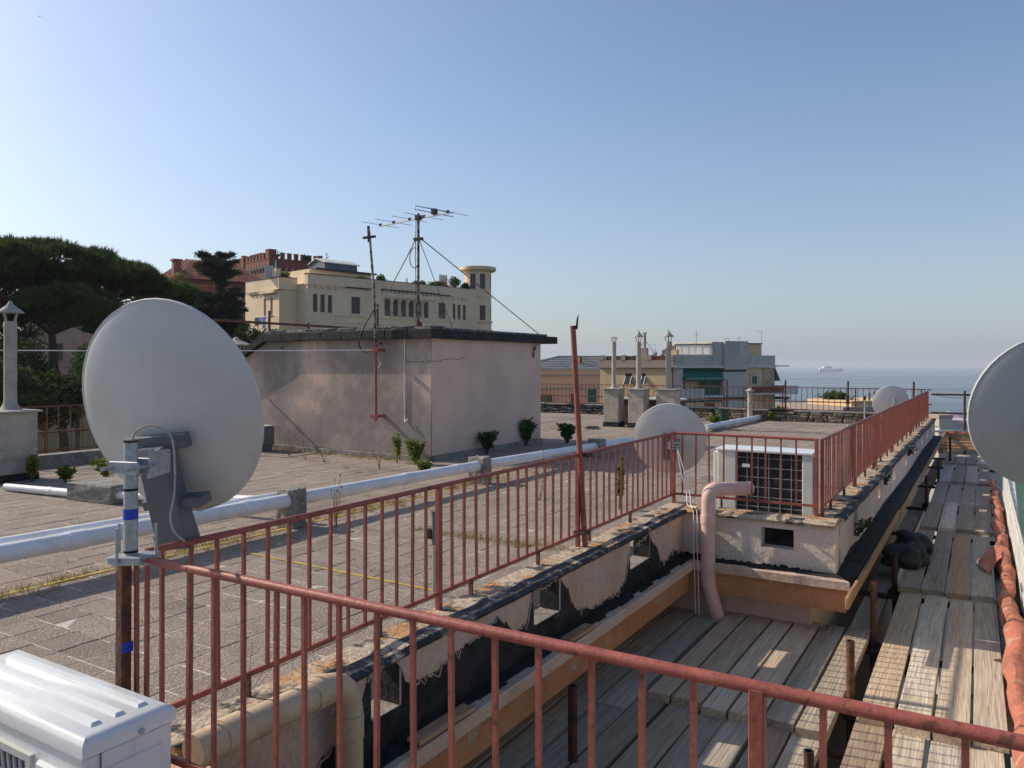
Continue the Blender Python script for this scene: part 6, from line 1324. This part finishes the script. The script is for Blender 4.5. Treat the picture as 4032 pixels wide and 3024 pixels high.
for (px, py, h, n, s_, m, lab) in ((1052,980,.44,26,.20,M['leafg'],'dense dark shrub growing at the foot of the shaded housing wall'),(1137,962,.54,28,.21,M['leafg'],'taller dark shrub near the far end of the shaded housing wall'),(1225,958,.42,24,.24,M['leafg'],'spreading dark shrub beside the tall broken pole'),
    (898,1003,.40,30,.16,M['leafy'],'bright green leafy shrub at the housing corner'),(858,1000,.5,3,.03,M['leafy'],'slim green weed left of the bright shrub'),(917,1022,.18,8,.10,M['leafy'],'low yellow green weed beside the white pipe'),
    (1545,918,.28,14,.22,M['leafy'],'bright yellow green weed growing by the last pipe joint'),(1618,905,.35,14,.18,M['leafy'],'yellow green plant around the clay vent pot'),(1668,909,.26,12,.2,M['leafy'],'bright weed on the rubble wall right of the vent pot'),(1690,905,.42,12,.22,M['leafy'],'taller bright weed growing from the rubble wall'),(1735,910,.22,8,.16,M['leafy'],'small weed in a gap of the rubble wall'),
    (70,1040,.35,10,.10,M['grass'],'dull weed at the foot of the left pillar'),(140,1042,.2,8,.12,M['leafy'],'small yellow weed beside the old pipe'),(232,1042,.38,5,.22,M['leafy'],'fern like weed rising behind the concrete slab')):
    x, y = sp(px, py); stem_plant(x, y, h, n, s_, m, lab)
x, y = -3.48, 8.13; stem_plant(x, y, .60, 3, .02, M['leafy'], 'tall slim green weed standing behind the railing', leaf=.06, dens=120)
for (px, py, h, lab) in ((725,1137,.55,'tall bare dry stalk leaning beside the first concrete block'),(1165,1080,.6,'thin dry stalk behind the railing bars'),(820,1013,.30,'dry seed stalk at the housing plinth'),(660,993,.42,'pale seed stalks at the stained wall'),(625,985,.5,'leaning pale seed stalks left of the stained wall stalks'),(700,998,.28,'short dry weed at the stained wall')):
    x, y = sp(px, py); t = thing('dry_stalk', lab, 'plant', (x,y,0)); b = MB()
    for i in range(5):
        tip = Vector((x+random.uniform(-.12,.12),y+random.uniform(-.12,.12),h*random.uniform(.5,1))); b.tube([(x+random.uniform(-.02,.02),y,-.005),tuple(Vector((x,y,0)).lerp(tip,.5)+Vector((random.uniform(-.02,.02),0,0))),tuple(tip)], [.0045,.003,.0015], 4)
        b.lathe([(.002,0),(.011,.012),(.002,.03)], tuple(tip), 5)
        for k in range(3):
            q_ = Vector((x,y,0)).lerp(tip, random.uniform(.4,.9)); b.tube([tuple(q_), tuple(q_+Vector((random.uniform(-.08,.08),random.uniform(-.08,.08),random.uniform(.02,.1))))], [.002,.001], 3)
    b.build('stalks', M['straw'], t)
x, y = -2.82, 2.35; t = thing('dry_stalk', 'branching dry weed behind the white air conditioner', 'plant', (x,y,0)); b = MB()
for i in range(9): tip = Vector((x+random.uniform(-.12,.12),y+random.uniform(-.1,.1),random.uniform(.2,.5))); b.tube([(x,y,-.005),(x+random.uniform(-.02,.02),y,.12),tuple(tip)], [.003,.002,.001], 4)
b.build('stalks', M['straw'], t)
for (y, z, lab) in ((7.3,.16,'small green weed hanging from the first opening of the mauve parapet'),(9.6,.30,'dark weed growing from a crack in the mauve parapet'),(12.6,.32,'small dark weed on the far part of the mauve parapet')):
    stem_plant(-.91+.0076*(y-6.5), y, .16, 10, .14, M['leafg'], lab, leaf=.045, dens=10, z0=z)
# grass and litter in the joints: nobody could count it
pts = []; 
for i in range(900):
    r_ = random.random()
    if r_ < .45: x, y = -5.97+random.gauss(0,.10), random.uniform(1.8,9.5)
    elif r_ < .60: x, y = random.uniform(-4.9,-2.5), 6.05+random.gauss(0,.05)
    elif r_ < .78: x, y = random.uniform(-13,-8), HY0-.1-abs(random.gauss(0,.12))
    elif r_ < .88: x, y = random.uniform(-13,-1.5), 23.1-abs(random.gauss(0,.15))
    elif r_ < .94: x, y = random.uniform(-9.5,-8.2), random.uniform(16.5,18.6)
    else: x, y = random.uniform(-9,-2.6), random.uniform(2,16)
    pts.append((x,y))
G = []; S_ = []
for (x, y) in pts:
    k = random.randint(6,22); base = np.array((x,y,-.004)) + RNG.normal(0,.028,(k,3))*np.array((1,1.4,0)); v = needles(base, np.tile((0,0,1.0),(k,1)), 1, random.choice((.03,.045,.07)), .0028, .55)
    v[:,2] = np.maximum(v[:,2], -.004); (G if random.random() < .4 else S_).append(v)
mesh_np('green_grass', np.concatenate(G), 3, M['grass']); mesh_np('dry_grass', np.concatenate(S_), 3, M['straw'])
for n_, lab in (('green_grass','tufts of green grass in the tile joints'),('dry_grass','tufts of dry straw coloured grass in the tile joints')): tag(bpy.data.objects[n_], lab, 'grass', kind='stuff')

# ------------------------------------------------------------------ sea haze
hz_m = bpy.data.materials.new('haze_air'); hz_m.use_nodes = True; t_ = hz_m.node_tree; t_.nodes.clear()
pv = t_.nodes.new('ShaderNodeVolumePrincipled'); ou = t_.nodes.new('ShaderNodeOutputMaterial'); t_.links.new(pv.outputs[0], ou.inputs['Volume'])
pv.inputs['Color'].default_value = (.86,.92,1,1); pv.inputs['Density'].default_value = 1.7e-4; pv.inputs['Anisotropy'].default_value = .2
tag(MB().box(-11800,11800,-11800,11800,-47.5,34).build('haze', hz_m), 'thin pale sea haze over the water and the town', 'haze', kind='stuff')
# ------------------------------------------------------------------ pieces of parts go one level deeper
def nest(child, parent):
    base = lambda o: o.name.split('.')[0]
    for t in [o for o in SC.objects if o.parent is None and o.children]:
        ps = [c for c in t.children if base(c) == parent]
        if not ps: continue
        for c in [c for c in t.children if base(c) == child]:
            p = min(ps, key=lambda q_: (q_.location - c.location).length); c.parent = p; c.location = p.rotation_euler.to_matrix().transposed() @ (c.location - p.location)
for a, b in (('cap_stay','cap'),('louvre','shutter'),('grille_blade','grille_frame'),('grille_ring','grille_frame'),('lettering','badge_plate'),('screw','side_panel'),('lid_rib','lid'),('merlon_cap','merlon'),('element_clip','element'),('awning_trim','awning'),('casement_frame','open_casement'),
             ('window_frame','window'),('window_surround','window'),('chimney_cap','chimney'),('chimney_pot','chimney'),('seam','skylight_roof'),('cladding_stone','stone_wall'),('corrugation','clad_wall'),('slate_course','roof'),('ridge_tiles','roof'),('roof_tiles','roof'),('side_fin','side_coil'),('grid_wire','coil'),('flue_cap','flue'),('stay','flue'),('fan','air_conditioner'),
             ('threaded_rod','foot_plate'),('clamp_bolt','u_clamp'),('dentil','loggia_cornice'),('coping','parapet'),('tower_band','tower_wall'),('tower_roof','tower_wall'),('hole_sill','wall'),('tarred_reveal','wall'),('hole_shade_back','wall'),('end_cap','tube'),('collar','pipe'),('coupler','tube'),('clamp','tube'),('parapet_pier','parapet'),('rim','shaft'),('torn_tip','shaft')): nest(a, b)
